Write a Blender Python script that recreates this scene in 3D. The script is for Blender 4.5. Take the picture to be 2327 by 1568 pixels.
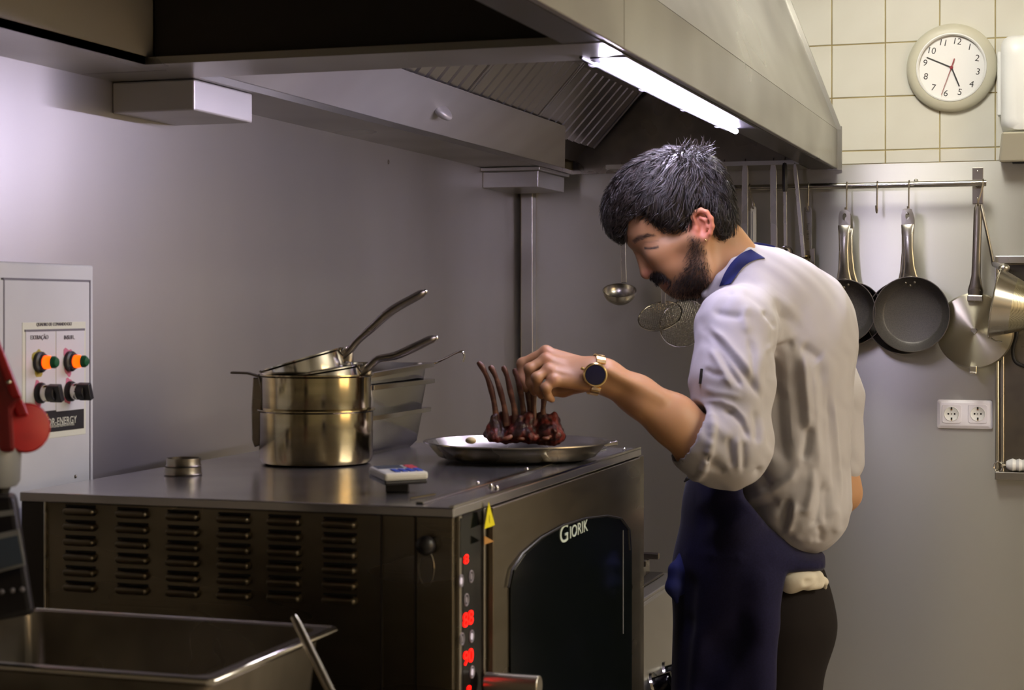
import bpy, bmesh, math, random
import numpy as np
from mathutils import Matrix, Vector

random.seed(7); np.random.seed(7)
for o in list(bpy.data.objects): bpy.data.objects.remove(o, do_unlink=True)
scene = bpy.context.scene
COL = scene.collection

# ---------------------------------------------------------------- camera, exposure, world
F = 4000.0; CX = 1163.5; HOR = 698.0; CAMZ = 1.42
YAW = math.atan(1299 / F); CY, SY = math.cos(YAW), math.sin(YAW)
cam_d = bpy.data.cameras.new('camera'); cam = bpy.data.objects.new('camera', cam_d); COL.objects.link(cam)
cam.location = (0, 0, CAMZ); cam.rotation_euler = (math.pi / 2, 0, YAW)
cam_d.sensor_width = 36; cam_d.lens = F / 2327 * 36; cam_d.shift_y = -86 / 2327
cam_d.clip_start = 0.05; cam_d.clip_end = 60
cam_d.dof.use_dof = True; cam_d.dof.focus_distance = 4.1; cam_d.dof.aperture_fstop = 9.0
scene.camera = cam
scene.view_settings.view_transform = 'Standard'; scene.view_settings.look = 'None'
scene.view_settings.gamma = 1.0; scene.view_settings.use_curve_mapping = False
scene.view_settings.exposure = 0.3
scene.cycles.caustics_reflective = False; scene.cycles.caustics_refractive = False
scene.cycles.sample_clamp_indirect = 6.0
world = bpy.data.worlds.new('world'); scene.world = world; world.use_nodes = True
world.node_tree.nodes['Background'].inputs[0].default_value = (0.5, 0.5, 0.55, 1)
world.node_tree.nodes['Background'].inputs[1].default_value = 0.05
# lamp radiances (the lamps themselves are built further down as luminaires)
L_CEIL = 42.0       # ceiling luminaire over the aisle
L_BACK = 24.0       # ceiling luminaire near the back wall
L_CEIL2 = 0.8      # luminaire behind the camera
L_TUBE = 160.0      # tube under the hood
L_WIN_FILL = 5.0         # warm window added in the right wall as fill light

# ---------------------------------------------------------------- pixel ray -> point on a real plane
def Wp(px, py, d):
    u = (px - CX) / F; v = (HOR - py) / F
    return Vector((d * (-SY + u * CY), d * (CY + u * SY), CAMZ + v * d))
def _ray(px, py):
    u = (px - CX) / F; v = (HOR - py) / F
    return Vector((-SY + u * CY, CY + u * SY, v))
def onX(px, py, X):
    r = _ray(px, py); return Wp(px, py, X / r.x)
def onY(px, py, Y):
    r = _ray(px, py); return Wp(px, py, Y / r.y)
def onZ(px, py, Z):
    r = _ray(px, py); return Wp(px, py, (Z - CAMZ) / r.z)

# ---------------------------------------------------------------- mesh helpers
WM = {}
def wm(o): return WM.get(o.name, Matrix.Identity(4)) if o else Matrix.Identity(4)
def lin(c):
    if isinstance(c, str):
        c = c.lstrip('#'); c = tuple(int(c[i:i + 2], 16) / 255 for i in (0, 2, 4))
        c = tuple(x / 12.92 if x <= 0.04045 else ((x + 0.055) / 1.055) ** 2.4 for x in c)
    return (c[0], c[1], c[2], 1)

class MB:
    def __init__(s): s.v = []; s.f = []; s.s = []
    def add(s, vs, fs, smooth=False):
        n = len(s.v); s.v += [tuple(v) for v in vs]
        s.f += [tuple(i + n for i in f) for f in fs]; s.s += [smooth] * len(fs); return s
    def box(s, a, b, M=None):
        x0, x1 = sorted((a[0], b[0])); y0, y1 = sorted((a[1], b[1])); z0, z1 = sorted((a[2], b[2]))
        vs = [Vector(p) for p in ((x0,y0,z0),(x1,y0,z0),(x1,y1,z0),(x0,y1,z0),(x0,y0,z1),(x1,y0,z1),(x1,y1,z1),(x0,y1,z1))]
        if M is not None: vs = [M @ v for v in vs]
        return s.add(vs, [(0,3,2,1),(4,5,6,7),(0,1,5,4),(1,2,6,5),(2,3,7,6),(3,0,4,7)])
    def loft(s, loops, caps=True, closed=True, smooth=True):
        n = len(loops[0]); vs = [p for l in loops for p in l]; fs = []
        m = n if closed else n - 1
        for k in range(len(loops) - 1):
            for i in range(m):
                j = (i + 1) % n
                fs.append((k*n+i, k*n+j, (k+1)*n+j, (k+1)*n+i))
        s.add(vs, fs, smooth)
        if caps:
            b = len(s.v) - len(vs)
            s.f.append(tuple(b + i for i in reversed(range(n)))); s.s.append(False)
            e = b + (len(loops) - 1) * n
            s.f.append(tuple(e + i for i in range(n))); s.s.append(False)
        return s
    def slab(s, pts, nrm, t):
        nrm = Vector(nrm).normalized() * t
        a = [Vector(p) for p in pts]; b = [p + nrm for p in a]
        return s.loft([a, b], smooth=False)
    def tube(s, path, r, seg=10, caps=True, flat=1.0, up=None):
        P = [Vector(p) for p in path]; n = len(P)
        R = r if isinstance(r, (list, tuple)) else [r] * n
        loops = []; T0 = None; U = None
        for i in range(n):
            T = (P[min(i+1, n-1)] - P[max(i-1, 0)]).normalized()
            if U is None:
                ref = Vector(up) if up is not None else (Vector((0,0,1)) if abs(T.z) < .9 else Vector((1,0,0)))
                U = (ref - T * ref.dot(T)).normalized()
            else:
                U = (U - T * U.dot(T)).normalized()
            V = T.cross(U)
            loops.append([P[i] + (U * math.cos(a) * R[i] * flat + V * math.sin(a) * R[i])
                          for a in (2*math.pi*k/seg for k in range(seg))])
        return s.loft(loops, caps)
    def lathe(s, prof, seg=40, M=None, sweep=2*math.pi):
        loops = []
        for k in range(seg):
            a = sweep * k / seg
            l = [Vector((r*math.cos(a), r*math.sin(a), z)) for r, z in prof]
            if M is not None: l = [M @ p for p in l]
            loops.append(l)
        n = len(prof); vs = [p for l in loops for p in l]; fs = []
        for k in range(seg):
            k2 = (k + 1) % seg
            for i in range(n - 1):
                fs.append((k*n+i, k2*n+i, k2*n+i+1, k*n+i+1))
        return s.add(vs, fs, True)
    def ball(s, c, r, seg=16, rings=10, M=None):
        r = (r, r, r) if not isinstance(r, (tuple, list)) else r
        c = Vector(c); prof = []
        loops = []
        for i in range(1, rings):
            th = math.pi * i / rings
            loops.append([Vector((math.sin(th)*math.cos(a)*r[0], math.sin(th)*math.sin(a)*r[1], math.cos(th)*r[2])) for a in (2*math.pi*k/seg for k in range(seg))])
        vs = [p for l in loops for p in l] + [Vector((0,0,r[2])), Vector((0,0,-r[2]))]
        fs = []
        for k in range(len(loops)-1):
            for i in range(seg):
                j = (i+1) % seg; fs.append((k*seg+i, (k+1)*seg+i, (k+1)*seg+j, k*seg+j))
        t = len(vs)-2; b = len(vs)-1; e = (len(loops)-1)*seg
        for i in range(seg):
            j = (i+1) % seg; fs.append((t, i, j)); fs.append((b, e+j, e+i))
        vs = [((M @ v) if M is not None else v) + c for v in vs]
        return s.add(vs, fs, True)
    def mesh(s, name, M=None, sharp=40):
        me = bpy.data.meshes.new(name)
        vs = s.v if M is None else [tuple(M @ Vector(v)) for v in s.v]
        me.from_pydata(vs, [], s.f); me.update()
        bm = bmesh.new(); bm.from_mesh(me)
        bmesh.ops.remove_doubles(bm, verts=bm.verts, dist=1e-6)
        bmesh.ops.recalc_face_normals(bm, faces=bm.faces); bm.to_mesh(me); bm.free()
        if any(s.s):
            for p in me.polygons: p.use_smooth = True
            me.set_sharp_from_angle(angle=math.radians(sharp))
        return me
    def build(s, name, mat, parent=None, local=False, bevel=0, sharp=40, bseg=2):
        M = None if (local or parent is None) else wm(parent).inverted()
        me = s.mesh(name, M, sharp)
        return link(name, me, mat, parent, bevel, bseg)
def link(name, me, mat, parent=None, bevel=0, bseg=2):
    o = bpy.data.objects.new(name, me); COL.objects.link(o)
    if mat is not None:
        me.materials.clear(); me.materials.append(mat)
    if parent is not None: o.parent = parent
    WM[o.name] = wm(parent)
    if bevel:
        m = o.modifiers.new('bevel', 'BEVEL'); m.width = bevel; m.segments = bseg; m.limit_method = 'ANGLE'; m.angle_limit = math.radians(35)
        m.harden_normals = False
    return o
def tag(o, label=None, cat=None, group=None, kind=None):
    if label: o['label'] = label
    if cat: o['category'] = cat
    if group: o['group'] = group
    if kind: o['kind'] = kind
    return o
def thing(name, loc, label, cat, group=None, rot=None, kind=None):
    o = bpy.data.objects.new(name, None); COL.objects.link(o); o.empty_display_size = .05
    M = Matrix.Translation(Vector(loc))
    if rot is not None: M = M @ (rot if isinstance(rot, Matrix) else Matrix.Rotation(rot, 4, 'Z'))
    o.matrix_world = M; WM[o.name] = M
    o.location = M.to_translation(); o.rotation_euler = M.to_euler()
    return tag(o, label, cat, group, kind)
def copy_thing(src, M, label=None, group=None):
    r = src.copy(); COL.objects.link(r); r.location = M.to_translation(); r.rotation_euler = M.to_euler(); WM[r.name] = M
    if label: r['label'] = label
    if group: r['group'] = group
    def rec(a, b):
        for ch in [c for c in bpy.data.objects if c.parent == a]:
            c = ch.copy(); COL.objects.link(c); c.parent = b; rec(ch, c)
    rec(src, r)
    return r
def axes(x, y, z, t=(0,0,0)):
    m = Matrix.Identity(4)
    for i, a in enumerate((Vector(x), Vector(y), Vector(z))):
        for j in range(3): m[j][i] = a[j]
    for j in range(3): m[j][3] = t[j]
    return m
def text(name, body, size, M, mat, parent, extrude=.0004, align='CENTER', shear=0):
    cu = bpy.data.curves.new('txt', 'FONT'); cu.body = body; cu.size = size; cu.extrude = extrude
    cu.align_x = align; cu.align_y = 'CENTER'; cu.shear = shear; cu.resolution_u = 4
    t = bpy.data.objects.new('txt', cu); COL.objects.link(t)
    dg = bpy.context.evaluated_depsgraph_get()
    me = bpy.data.meshes.new_from_object(t.evaluated_get(dg)); me.name = name
    bpy.data.objects.remove(t); bpy.data.curves.remove(cu)
    me.transform(wm(parent).inverted() @ M if parent else M)
    return link(name, me, mat, parent)

def smooth_path(P, n=6):
    P = [Vector(p) for p in P]; out = []
    for i in range(len(P)-1):
        p0 = P[max(i-1,0)]; p1 = P[i]; p2 = P[i+1]; p3 = P[min(i+2,len(P)-1)]
        for k in range(n):
            t = k/n; out.append(.5*((2*p1)+(p2-p0)*t+(2*p0-5*p1+4*p2-p3)*t*t+(3*p1-p0-3*p2+p3)*t**3))
    out.append(P[-1]); return out

# ---------------------------------------------------------------- materials (all procedural)
def mat(name, color, rough=.5, metal=0, spec=.5, noise=None, rnoise=0, bump=0, bscale=(60,60,60), emit=None, es=0, coat=0, sheen=0, alpha=1, trans=0, sss=0, ior=None):
    m = bpy.data.materials.new(name); m.use_nodes = True
    nt = m.node_tree; b = nt.nodes['Principled BSDF']
    b.inputs['Base Color'].default_value = lin(color); b.inputs['Roughness'].default_value = rough
    b.inputs['Metallic'].default_value = metal; b.inputs['Specular IOR Level'].default_value = spec
    b.inputs['Coat Weight'].default_value = coat; b.inputs['Sheen Weight'].default_value = sheen
    b.inputs['Alpha'].default_value = alpha; b.inputs['Transmission Weight'].default_value = trans
    if ior: b.inputs['IOR'].default_value = ior
    if sss:
        b.inputs['Subsurface Weight'].default_value = sss; b.inputs['Subsurface Radius'].default_value = (.012, .005, .003); b.inputs['Subsurface Scale'].default_value = 1.0
    if emit is not None:
        b.inputs['Emission Color'].default_value = lin(emit); b.inputs['Emission Strength'].default_value = es
    if noise or rnoise or bump:
        tc = nt.nodes.new('ShaderNodeTexCoord'); mp = nt.nodes.new('ShaderNodeMapping')
        nt.links.new(tc.outputs['Object'], mp.inputs['Vector'])
    if noise:   # (color2, scale xyz, lo, hi)
        c2, sc, lo, hi = noise
        mp.inputs['Scale'].default_value = sc
        n = nt.nodes.new('ShaderNodeTexNoise'); n.inputs['Scale'].default_value = 1; n.inputs['Detail'].default_value = 2
        nt.links.new(mp.outputs[0], n.inputs['Vector'])
        r = nt.nodes.new('ShaderNodeMapRange'); r.inputs[1].default_value = lo; r.inputs[2].default_value = hi
        nt.links.new(n.outputs['Fac'], r.inputs[0])
        mx = nt.nodes.new('ShaderNodeMix'); mx.data_type = 'RGBA'
        mx.inputs[6].default_value = lin(color); mx.inputs[7].default_value = lin(c2)
        nt.links.new(r.outputs[0], mx.inputs[0]); nt.links.new(mx.outputs[2], b.inputs['Base Color'])
        if rnoise:
            r2 = nt.nodes.new('ShaderNodeMapRange'); r2.inputs[1].default_value = lo; r2.inputs[2].default_value = hi
            r2.inputs[3].default_value = rough - rnoise; r2.inputs[4].default_value = rough + rnoise
            nt.links.new(n.outputs['Fac'], r2.inputs[0]); nt.links.new(r2.outputs[0], b.inputs['Roughness'])
    if bump:
        mp2 = nt.nodes.new('ShaderNodeMapping'); mp2.inputs['Scale'].default_value = bscale
        nt.links.new(tc.outputs['Object'], mp2.inputs['Vector'])
        n2 = nt.nodes.new('ShaderNodeTexNoise'); n2.inputs['Scale'].default_value = 1; n2.inputs['Detail'].default_value = 3
        nt.links.new(mp2.outputs[0], n2.inputs['Vector'])
        bp = nt.nodes.new('ShaderNodeBump'); bp.inputs['Strength'].default_value = bump; bp.inputs['Distance'].default_value = .002
        nt.links.new(n2.outputs['Fac'], bp.inputs['Height']); nt.links.new(bp.outputs[0], b.inputs['Normal'])
    return m
M = {}
M['wall_steel'] = mat('wall_steel', '#c2bfbd', .42, .85, noise=('#a29e9d', (2, 2.2, .8), .1, .9), rnoise=.10)
M['back_steel'] = mat('back_steel', '#d6d5cf', .31, .88, noise=('#bcbab2', (1.8, 1, .6), .1, .9), rnoise=.05)
def brushed(m, an=.65):
    nt = m.node_tree; b = nt.nodes['Principled BSDF']; tg = nt.nodes.new('ShaderNodeTangent'); tg.direction_type = 'RADIAL'; tg.axis = 'Z'
    nt.links.new(tg.outputs[0], b.inputs['Tangent']); b.inputs['Anisotropic'].default_value = an; b.inputs['Anisotropic Rotation'].default_value = .25
brushed(M['wall_steel'], .5); brushed(M['back_steel'], .82)
M['hood_steel'] = mat('hood_steel', '#aeaca5', .34, .92, noise=('#989590', (2, 2, 3), .35, .7), rnoise=.08, bump=.06, bscale=(200, 8, 200))
M['steel'] = mat('steel', '#bdb9b0', .28, 1, noise=('#a39f97', (8, 8, 8), .35, .7), rnoise=.07)
M['steel_pol'] = mat('steel_pol', '#c9c6bf', .14, 1)
M['steel_pot'] = mat('steel_pot', '#ab9f80', .15, 1, noise=('#958a6c', (5, 5, 60), .3, .75), rnoise=.03)
M['steel_gn'] = mat('steel_gn', '#9c9996', .16, 1)
M['steel_dark'] = mat('steel_dark', '#8a8378', .33, 1, noise=('#6f695f', (10, 10, 10), .35, .7), rnoise=.07)
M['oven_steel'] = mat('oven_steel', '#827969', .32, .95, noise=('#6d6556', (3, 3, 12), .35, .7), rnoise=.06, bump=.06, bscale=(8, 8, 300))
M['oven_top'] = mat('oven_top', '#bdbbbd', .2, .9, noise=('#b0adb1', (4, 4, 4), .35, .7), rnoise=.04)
M['oven_dark'] = mat('oven_dark', '#3a3632', .5, .6)
M['alum'] = mat('alum', '#b0adad', .33, .95)
M['gutter'] = mat('gutter', '#c9c7c5', .4, .4, noise=('#b3b0ae', (3, 3, 3), .35, .7), rnoise=.05)
M['nonstick'] = mat('nonstick', '#4a4745', .42, .35, noise=('#57534f', (400, 400, 400), .4, .6), bump=.15, bscale=(500, 500, 500))
M['pan_back'] = mat('pan_back', '#2b2826', .5, .3)
M['black'] = mat('black', '#17151a', .4)
M['black_gloss'] = mat('black_gloss', '#0c0b0e', .14, spec=.25)
M['dark_void'] = mat('dark_void', '#0b0a0a', .8)
M['glass_dark'] = mat('glass_dark', '#0d1110', .12, spec=.25)
M['tile'] = mat('tile', '#dad8cd', .22, spec=.45, noise=('#d2cfc2', (4, 4, 4), .4, .65))
M['grout'] = mat('grout', '#a89a6a', .85, noise=('#8c7c50', (9, 9, 9), .35, .65))
M['plaster'] = mat('plaster', '#d8d4c8', .8)
M['ceiling'] = mat('ceiling', '#d9d6cc', .85)
M['floor'] = mat('floor', '#958b7e', .45, noise=('#857c70', (6, 6, 6), .35, .65))
M['white_pl'] = mat('white_pl', '#e9e9e6', .32, spec=.4)
M['cream_pl'] = mat('cream_pl', '#c9c5b0', .4)
M['face_white'] = mat('face_white', '#f1f0ee', .55)
M['grey_paint'] = mat('grey_paint', '#cfd1d3', .45, noise=('#c2c5c8', (5, 5, 5), .35, .65))
M['grey_paint2'] = mat('grey_paint2', '#d6d8dd', .4)
M['grey_pl'] = mat('grey_pl', '#86888c', .45)
M['ink'] = mat('ink', '#1d1b1c', .5)
M['ink_soft'] = mat('ink_soft', '#6d6a72', .6)
M['red_ink'] = mat('red_ink', '#8e1f2c', .5)
M['red_pl'] = mat('red_pl', '#c4262b', .38, noise=('#a81c24', (20, 20, 20), .35, .65))
M['red_dark'] = mat('red_dark', '#7c1219', .45)
M['pink_wear'] = mat('pink_wear', '#c4708a', .7)
M['yellow'] = mat('yellow', '#e8dd13', .5)
M['olive'] = mat('olive', '#a99a3a', .6)
M['orange_st'] = mat('orange_st', '#b07f3c', .6)
M['sticker'] = mat('sticker', '#d9dccb', .5)
M['logo'] = mat('logo', '#c9d8cf', .4)
M['green_pl'] = mat('green_pl', '#1d5a3a', .3)
M['lamp_orange'] = mat('lamp_orange', '#ff5a10', .3, emit='#ff4a00', es=2.2)
M['led_red'] = mat('led_red', '#ff2010', .3, emit='#ff0a05', es=3.0)
M['icon'] = mat('icon', '#9590a0', .4)
M['icon_lit'] = mat('icon_lit', '#ded8e8', .4, emit='#c8c0e0', es=.25)
M['screen'] = mat('screen', '#4c5768', .25)
M['blue_btn'] = mat('blue_btn', '#3558c8', .4)
M['red_btn'] = mat('red_btn', '#c83a50', .4)
M['socket_white'] = mat('socket_white', '#e8e4ec', .3)
M['brass'] = mat('brass', '#b98a5a', .3, 1)
M['gold'] = mat('gold', '#e8c88a', .22, 1)
M['navy_glass'] = mat('navy_glass', '#151433', .12)
M['meat'] = mat('meat', '#2e110c', .5, noise=('#7a2c22', (70, 70, 45), .45, .66), bump=.8, bscale=(220, 220, 160), coat=.12)
M['fat'] = mat('fat', '#86573f', .4, coat=.2, noise=('#7c4a38', (70, 70, 70), .4, .6))
M['bone'] = mat('bone', '#57301f', .5, noise=('#8a5c40', (40, 40, 70), .5, .75), coat=.08)
M['sauce'] = mat('sauce', '#5a3a1c', .3, coat=.15)
M['garlic'] = mat('garlic', '#d9c89a', .4)
M['jacket'] = mat('jacket', '#b1aeb1', .8, sheen=.1, bump=.08, bscale=(900, 900, 900))
M['apron'] = mat('apron', '#141231', .85, sheen=.08, spec=.2, noise=('#191739', (300, 300, 300), .4, .6), bump=.12, bscale=(1100, 1100, 1100))
M['strap'] = mat('strap', '#20265c', .8, sheen=.05, spec=.2, bump=.1, bscale=(1100, 1100, 1100))
M['trousers'] = mat('trousers', '#191413', .9, spec=.2, bump=.1, bscale=(900, 900, 900))
M['cloth'] = mat('cloth', '#cfc8b8', .8, bump=.15, bscale=(600, 600, 600))
M['shoe'] = mat('shoe', '#151314', .5)
M['rubber'] = mat('rubber', '#1a1715', .6)
M['ceil_lamp'] = mat('ceil_lamp', '#ffffff', .5, emit='#fff6e4', es=L_CEIL)
M['ceil_lamp3'] = mat('ceil_lamp3', '#ffffff', .5, emit='#fffaee', es=L_BACK)
M['ceil_lamp2'] = mat('ceil_lamp2', '#ffffff', .5, emit='#fff0d8', es=L_CEIL2)
M['tube_lamp'] = mat('tube_lamp', '#ffffff', .5, emit='#e8deff', es=L_TUBE)
M['window_fill'] = mat('window_fill', '#ffe2b8', .5, emit='#ffd59a', es=L_WIN_FILL)
M['flange_dark'] = mat('flange_dark', '#34312f', .3, .3)
M['led_body'] = mat('led_body', '#9a9890', .4, .5)
# ================================================================ setting
XL, YB, XR, YF, ZC = -1.62, 5.08, 2.7, -1.3, 2.75
def struct(name, mb, m, **k): return tag(mb.build(name, m, **k), kind='structure')
ROOM = (XL, XR)
tag(struct('floor', MB().box((XL-.12, YF-.1, -.1), (XR+.1, YB+.12, 0)), M['floor']), 'grey kitchen floor')
struct('ceiling', MB().box((XL-.12, YF-.1, ZC), (XR+.1, YB+.12, ZC+.1)), M['ceiling'])
tag(struct('wall_left', MB().box((XL-.12, YF, 0), (XL, YB, ZC)), M['wall_steel']), 'brushed stainless steel clad wall behind the oven')
wy0, wy1, wz0, wz1 = 1.6, 3.2, .85, 1.55
struct('wall_right', MB().box((XR, YF, 0), (XR+.1, wy0, ZC)).box((XR, wy1, 0), (XR+.1, YB, ZC)).box((XR, wy0, 0), (XR+.1, wy1, wz0)).box((XR, wy0, wz1), (XR+.1, wy1, ZC)), M['plaster'])
fill_win = thing('fill_window_1', (XR, (wy0+wy1)/2, wz0), 'added window in the right wall, panes glowing warm as fill light', None, kind='structure')
for y_ in (wy0, (wy0+wy1)/2-.02, wy1-.04): MB().box((XR-.01, y_, wz0), (XR+.06, y_+.04, wz1)).build('fill_window_frame', M['white_pl'], fill_win, bevel=.004)
for z_ in (wz0, wz1-.04): MB().box((XR-.01, wy0, z_), (XR+.06, wy1, z_+.04)).build('fill_window_frame', M['white_pl'], fill_win, bevel=.004)
for y_ in (wy0+.04, (wy0+wy1)/2+.02): MB().box((XR+.03, y_, wz0+.04), (XR+.036, y_+.74, wz1-.04)).build('fill_window_pane', M['window_fill'], fill_win)  # window added so its glowing panes brighten the hood's inner panel
struct('wall_front', MB().box((XL-.12, YF-.1, 0), (XR+.1, YF, ZC)), M['plaster'])
wb = tag(struct('wall_back', MB().box((XL-.12, YB, 0), (XR+.1, YB+.12, ZC)), M['grout']), 'back wall of cream tiles above steel sheet')
# steel sheet on the lower back wall
ZS = onY(2100, 370, YB-.008).z
clad = MB().box((XL, YB-.008, 0), (XR, YB, ZS)).build('steel_sheet', M['back_steel'], wb)
MB().box((XL, YB-.0062, ZS), (XR, YB, ZC)).build('grout_bed', M['grout'], wb)
# individual tiles above
tx0 = onY(1891, 300, YB).x; tx1 = onY(2262, 300, YB).x; TW = (tx1 - tx0) / 3
tz0 = onY(1891, 345, YB).z; tz1 = onY(1891, 104, YB).z; TH = (tz1 - tz0) / 2
def tile_mesh(w, h):
    g = .0016; b = .0012; d = .008
    mb = MB(); x0, x1, z0, z1 = g, w-g, g, h-g
    a = [Vector(p) for p in ((x0,0,z0),(x1,0,z0),(x1,0,z1),(x0,0,z1))]
    c = [Vector((p.x, -d+b, p.z)) for p in a]
    e = [Vector((x0+b,-d,z0+b)), Vector((x1-b,-d,z0+b)), Vector((x1-b,-d,z1-b)), Vector((x0+b,-d,z1-b))]
    mb.loft([a, c, e], smooth=False)
    me = mb.mesh('tile'); me.materials.append(M['tile']); return me
tme = tile_mesh(TW, TH); tcut = tile_mesh(TW, tz0 - ZS)
for i in range(-3, 9):
    for j in range(-1, 6):
        o = bpy.data.objects.new('tile', tcut if j < 0 else tme); COL.objects.link(o); o.parent = wb
        o.location = (tx0 + i*TW, YB, ZS if j < 0 else tz0 + j*TH)
        o.rotation_euler = (random.uniform(-.002, .002), 0, random.uniform(-.002, .002))
# conduit in the far corner
cc = onY(1200, 700, YB-.03)
tag(MB().box((cc.x-.019, YB-.045, .9), (cc.x+.019, YB-.008, 1.80)).build('cable_conduit', M['hood_steel'], bevel=.003), 'square steel cable conduit standing in the far corner', 'conduit')

# ================================================================ extractor hood
ZH = 1.815; XF = -.668; XG = -1.447; YS = 2.613; YN = 1.15; YE = YB-.008
hood = thing('extractor_hood', (XF, YS, ZH), 'long stainless steel extractor hood along the steel wall above the oven', 'extractor hood')
S = M['hood_steel']
ZB = 1.926
for a, b in ((YN, YS-.0015), (YS+.0015, YE-.012)):
    MB().box((XF-.012, a, ZH), (XF, b, ZB)).build('front_band', S, hood, bevel=.002)
    MB().slab([(XF, a, ZB), (XF, b, ZB), (-.985, b, ZC), (-.985, a, ZC)], (-1, 0, -.4), .008).build('sloped_panel', S, hood)
    MB().box((-.742, a, ZH-.001), (XF-.012, b, ZH+.012)).build('bottom_flange', M['flange_dark'], hood)
    MB().box((XL, a, ZH), (XG, b, ZH+.012)).build('wall_flange', S, hood)
MB().box((XG-.008, YN, ZH), (XG, 2.555, 2.36)).build('back_panel', M['gutter'], hood)
MB().loft([[Vector(p) for p in ((XG, 2.672, ZH+.0125), (-1.34, 2.672, 1.913), (-1.39, 2.672, 1.905), (XG-.02, 2.672, ZH+.0125))], [Vector(p) for p in ((XG, 4.96, ZH+.0125), (-1.34, 4.60, 1.913), (-1.39, 4.60, 1.905), (XG-.02, 4.96, ZH+.0125))]], smooth=False).build('grease_gutter', M['gutter'], hood, bevel=.0015)
# end trim by the tiled wall
MB().box((XF-.03, YE-.012, ZH-.004), (XF+.012, YE, ZB+.01)).build('end_trim', S, hood)
MB().slab([(XF+.012, YE-.001, ZB), (XF-.004, YE-.001, ZB), (-.989, YE-.001, ZC), (-.973, YE-.001, ZC)], (0,-1,0), .012).build('end_trim', S, hood)
# partition between the two modules
MB().box((XG, 2.53, ZH-.002), (XF-.012, 2.70, ZH+.01)).build('partition_flange', S, hood)
MB().box((XG, 2.56, ZH+.01), (XF-.012, 2.575, 2.35)).build('partition', M['oven_dark'], hood)  # dark colour stands in for the shade on this near face
MB().box((XG, 2.655, ZH+.01), (XF-.012, 2.67, 2.35)).build('partition', S, hood)
# interior: sloping filter frame, roof, far end
FX0, FZ0, FX1, FZ1 = -1.44, 1.854, -1.245, 2.07
MB().slab([(FX0, 2.68, FZ0), (FX0, YE-.03, FZ0), (FX1, YE-.03, FZ1), (FX1, 2.68, FZ1)], (-1, 0, .9), .01).build('filter_frame', M['oven_dark'], hood)
MB().slab([(FX1, 2.68, FZ1), (FX1, YE-.03, FZ1), (FX1+.1, YE-.03, 2.36), (FX1+.1, 2.68, 2.36)], (-1, 0, .3), .008).build('inner_panel', M['steel_dark'], hood)
MB().box((-1.4, YN, 2.36), (-.80, YE, 2.37)).build('inner_roof', M['steel_dark'], hood)
MB().slab([(XG, YE-.03, ZH), (XF-.012, YE-.03, ZH), (XF-.012, YE-.03, ZB), (-.85, YE-.03, 2.36), (-1.3, YE-.03, 2.36), (XG, YE-.03, 2.36)], (0, 1, 0), .008).build('end_panel', M['steel_dark'], hood)
MB().box((-1.3, 4.87, ZH), (XF-.08, YE-.03, ZH+.012)).build('end_flange', S, hood)
MB().box((XL, YN-.01, ZH), (XF, YN, 2.4)).build('near_end_panel', S, hood)
# dome added on the gutter to stand in for a round reflected glow
bo = onX(1003, 252, -1.393)
MB().ball(bo, (.014, .03, .03), 24, 12, Matrix.Rotation(-.83, 4, 'Y')).build('highlight_dome', M['gutter'], hood)
# lamp channel and tube
XT = -.722
ta, tb = onX(1372, 130, XT), onX(1672, 294, XT)
zt = ZH-.011
MB().box((XT-.017, ta.y-.02, ZH-.004), (XF-.013, tb.y+.02, ZH-.0012)).build('lamp_channel', M['black'], hood)  # black and widened to hide the tube's glare on the flange
for k in range(4):
    y = ta.y + (tb.y-ta.y)*(k+.12)/3.3
    MB().box((XT-.034, y-.010, ZH-.008), (XT-.020, y+.010, ZH-.002)).build('lamp_clip', M['grey_pl'], hood, bevel=.001)
MB().tube([(XT-.026, ta.y-.04, ZH-.004), (XT-.030, (ta.y+tb.y)/2, ZH-.004), (XT-.026, tb.y+.03, ZH-.004)], .003, 8).build('lamp_cable', M['rubber'], hood)
lampt = tag(MB().tube([(XT, ta.y, zt), (XT, tb.y, zt)], .0058, 14).build('tube_lamp', M['tube_lamp']), 'glowing white fluorescent tube under the front edge of the hood', 'lamp')
# boxes that carry the hood on the wall
b0 = MB().box((XL, 2.72, 1.76), (-1.46, 2.944, ZH-.001)).build('support_box', M['gutter'], bevel=.003)
tag(b0, 'pale steel support box under the hood beside the partition', 'bracket', 'boxes under the hood')
pa, pb = onX(1215, 405, -1.44), onX(1275, 425, -1.44)
b1 = MB().box((XL, 4.72, 1.757), (-1.455, 4.98, 1.803)).box((XL, 4.70, 1.803), (-1.445, 5.0, ZH-.001)).build('support_box', S, bevel=.002)
tag(b1, 'grey steel support box under the hood in the far corner above the conduit', 'bracket', 'boxes under the hood')
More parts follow.
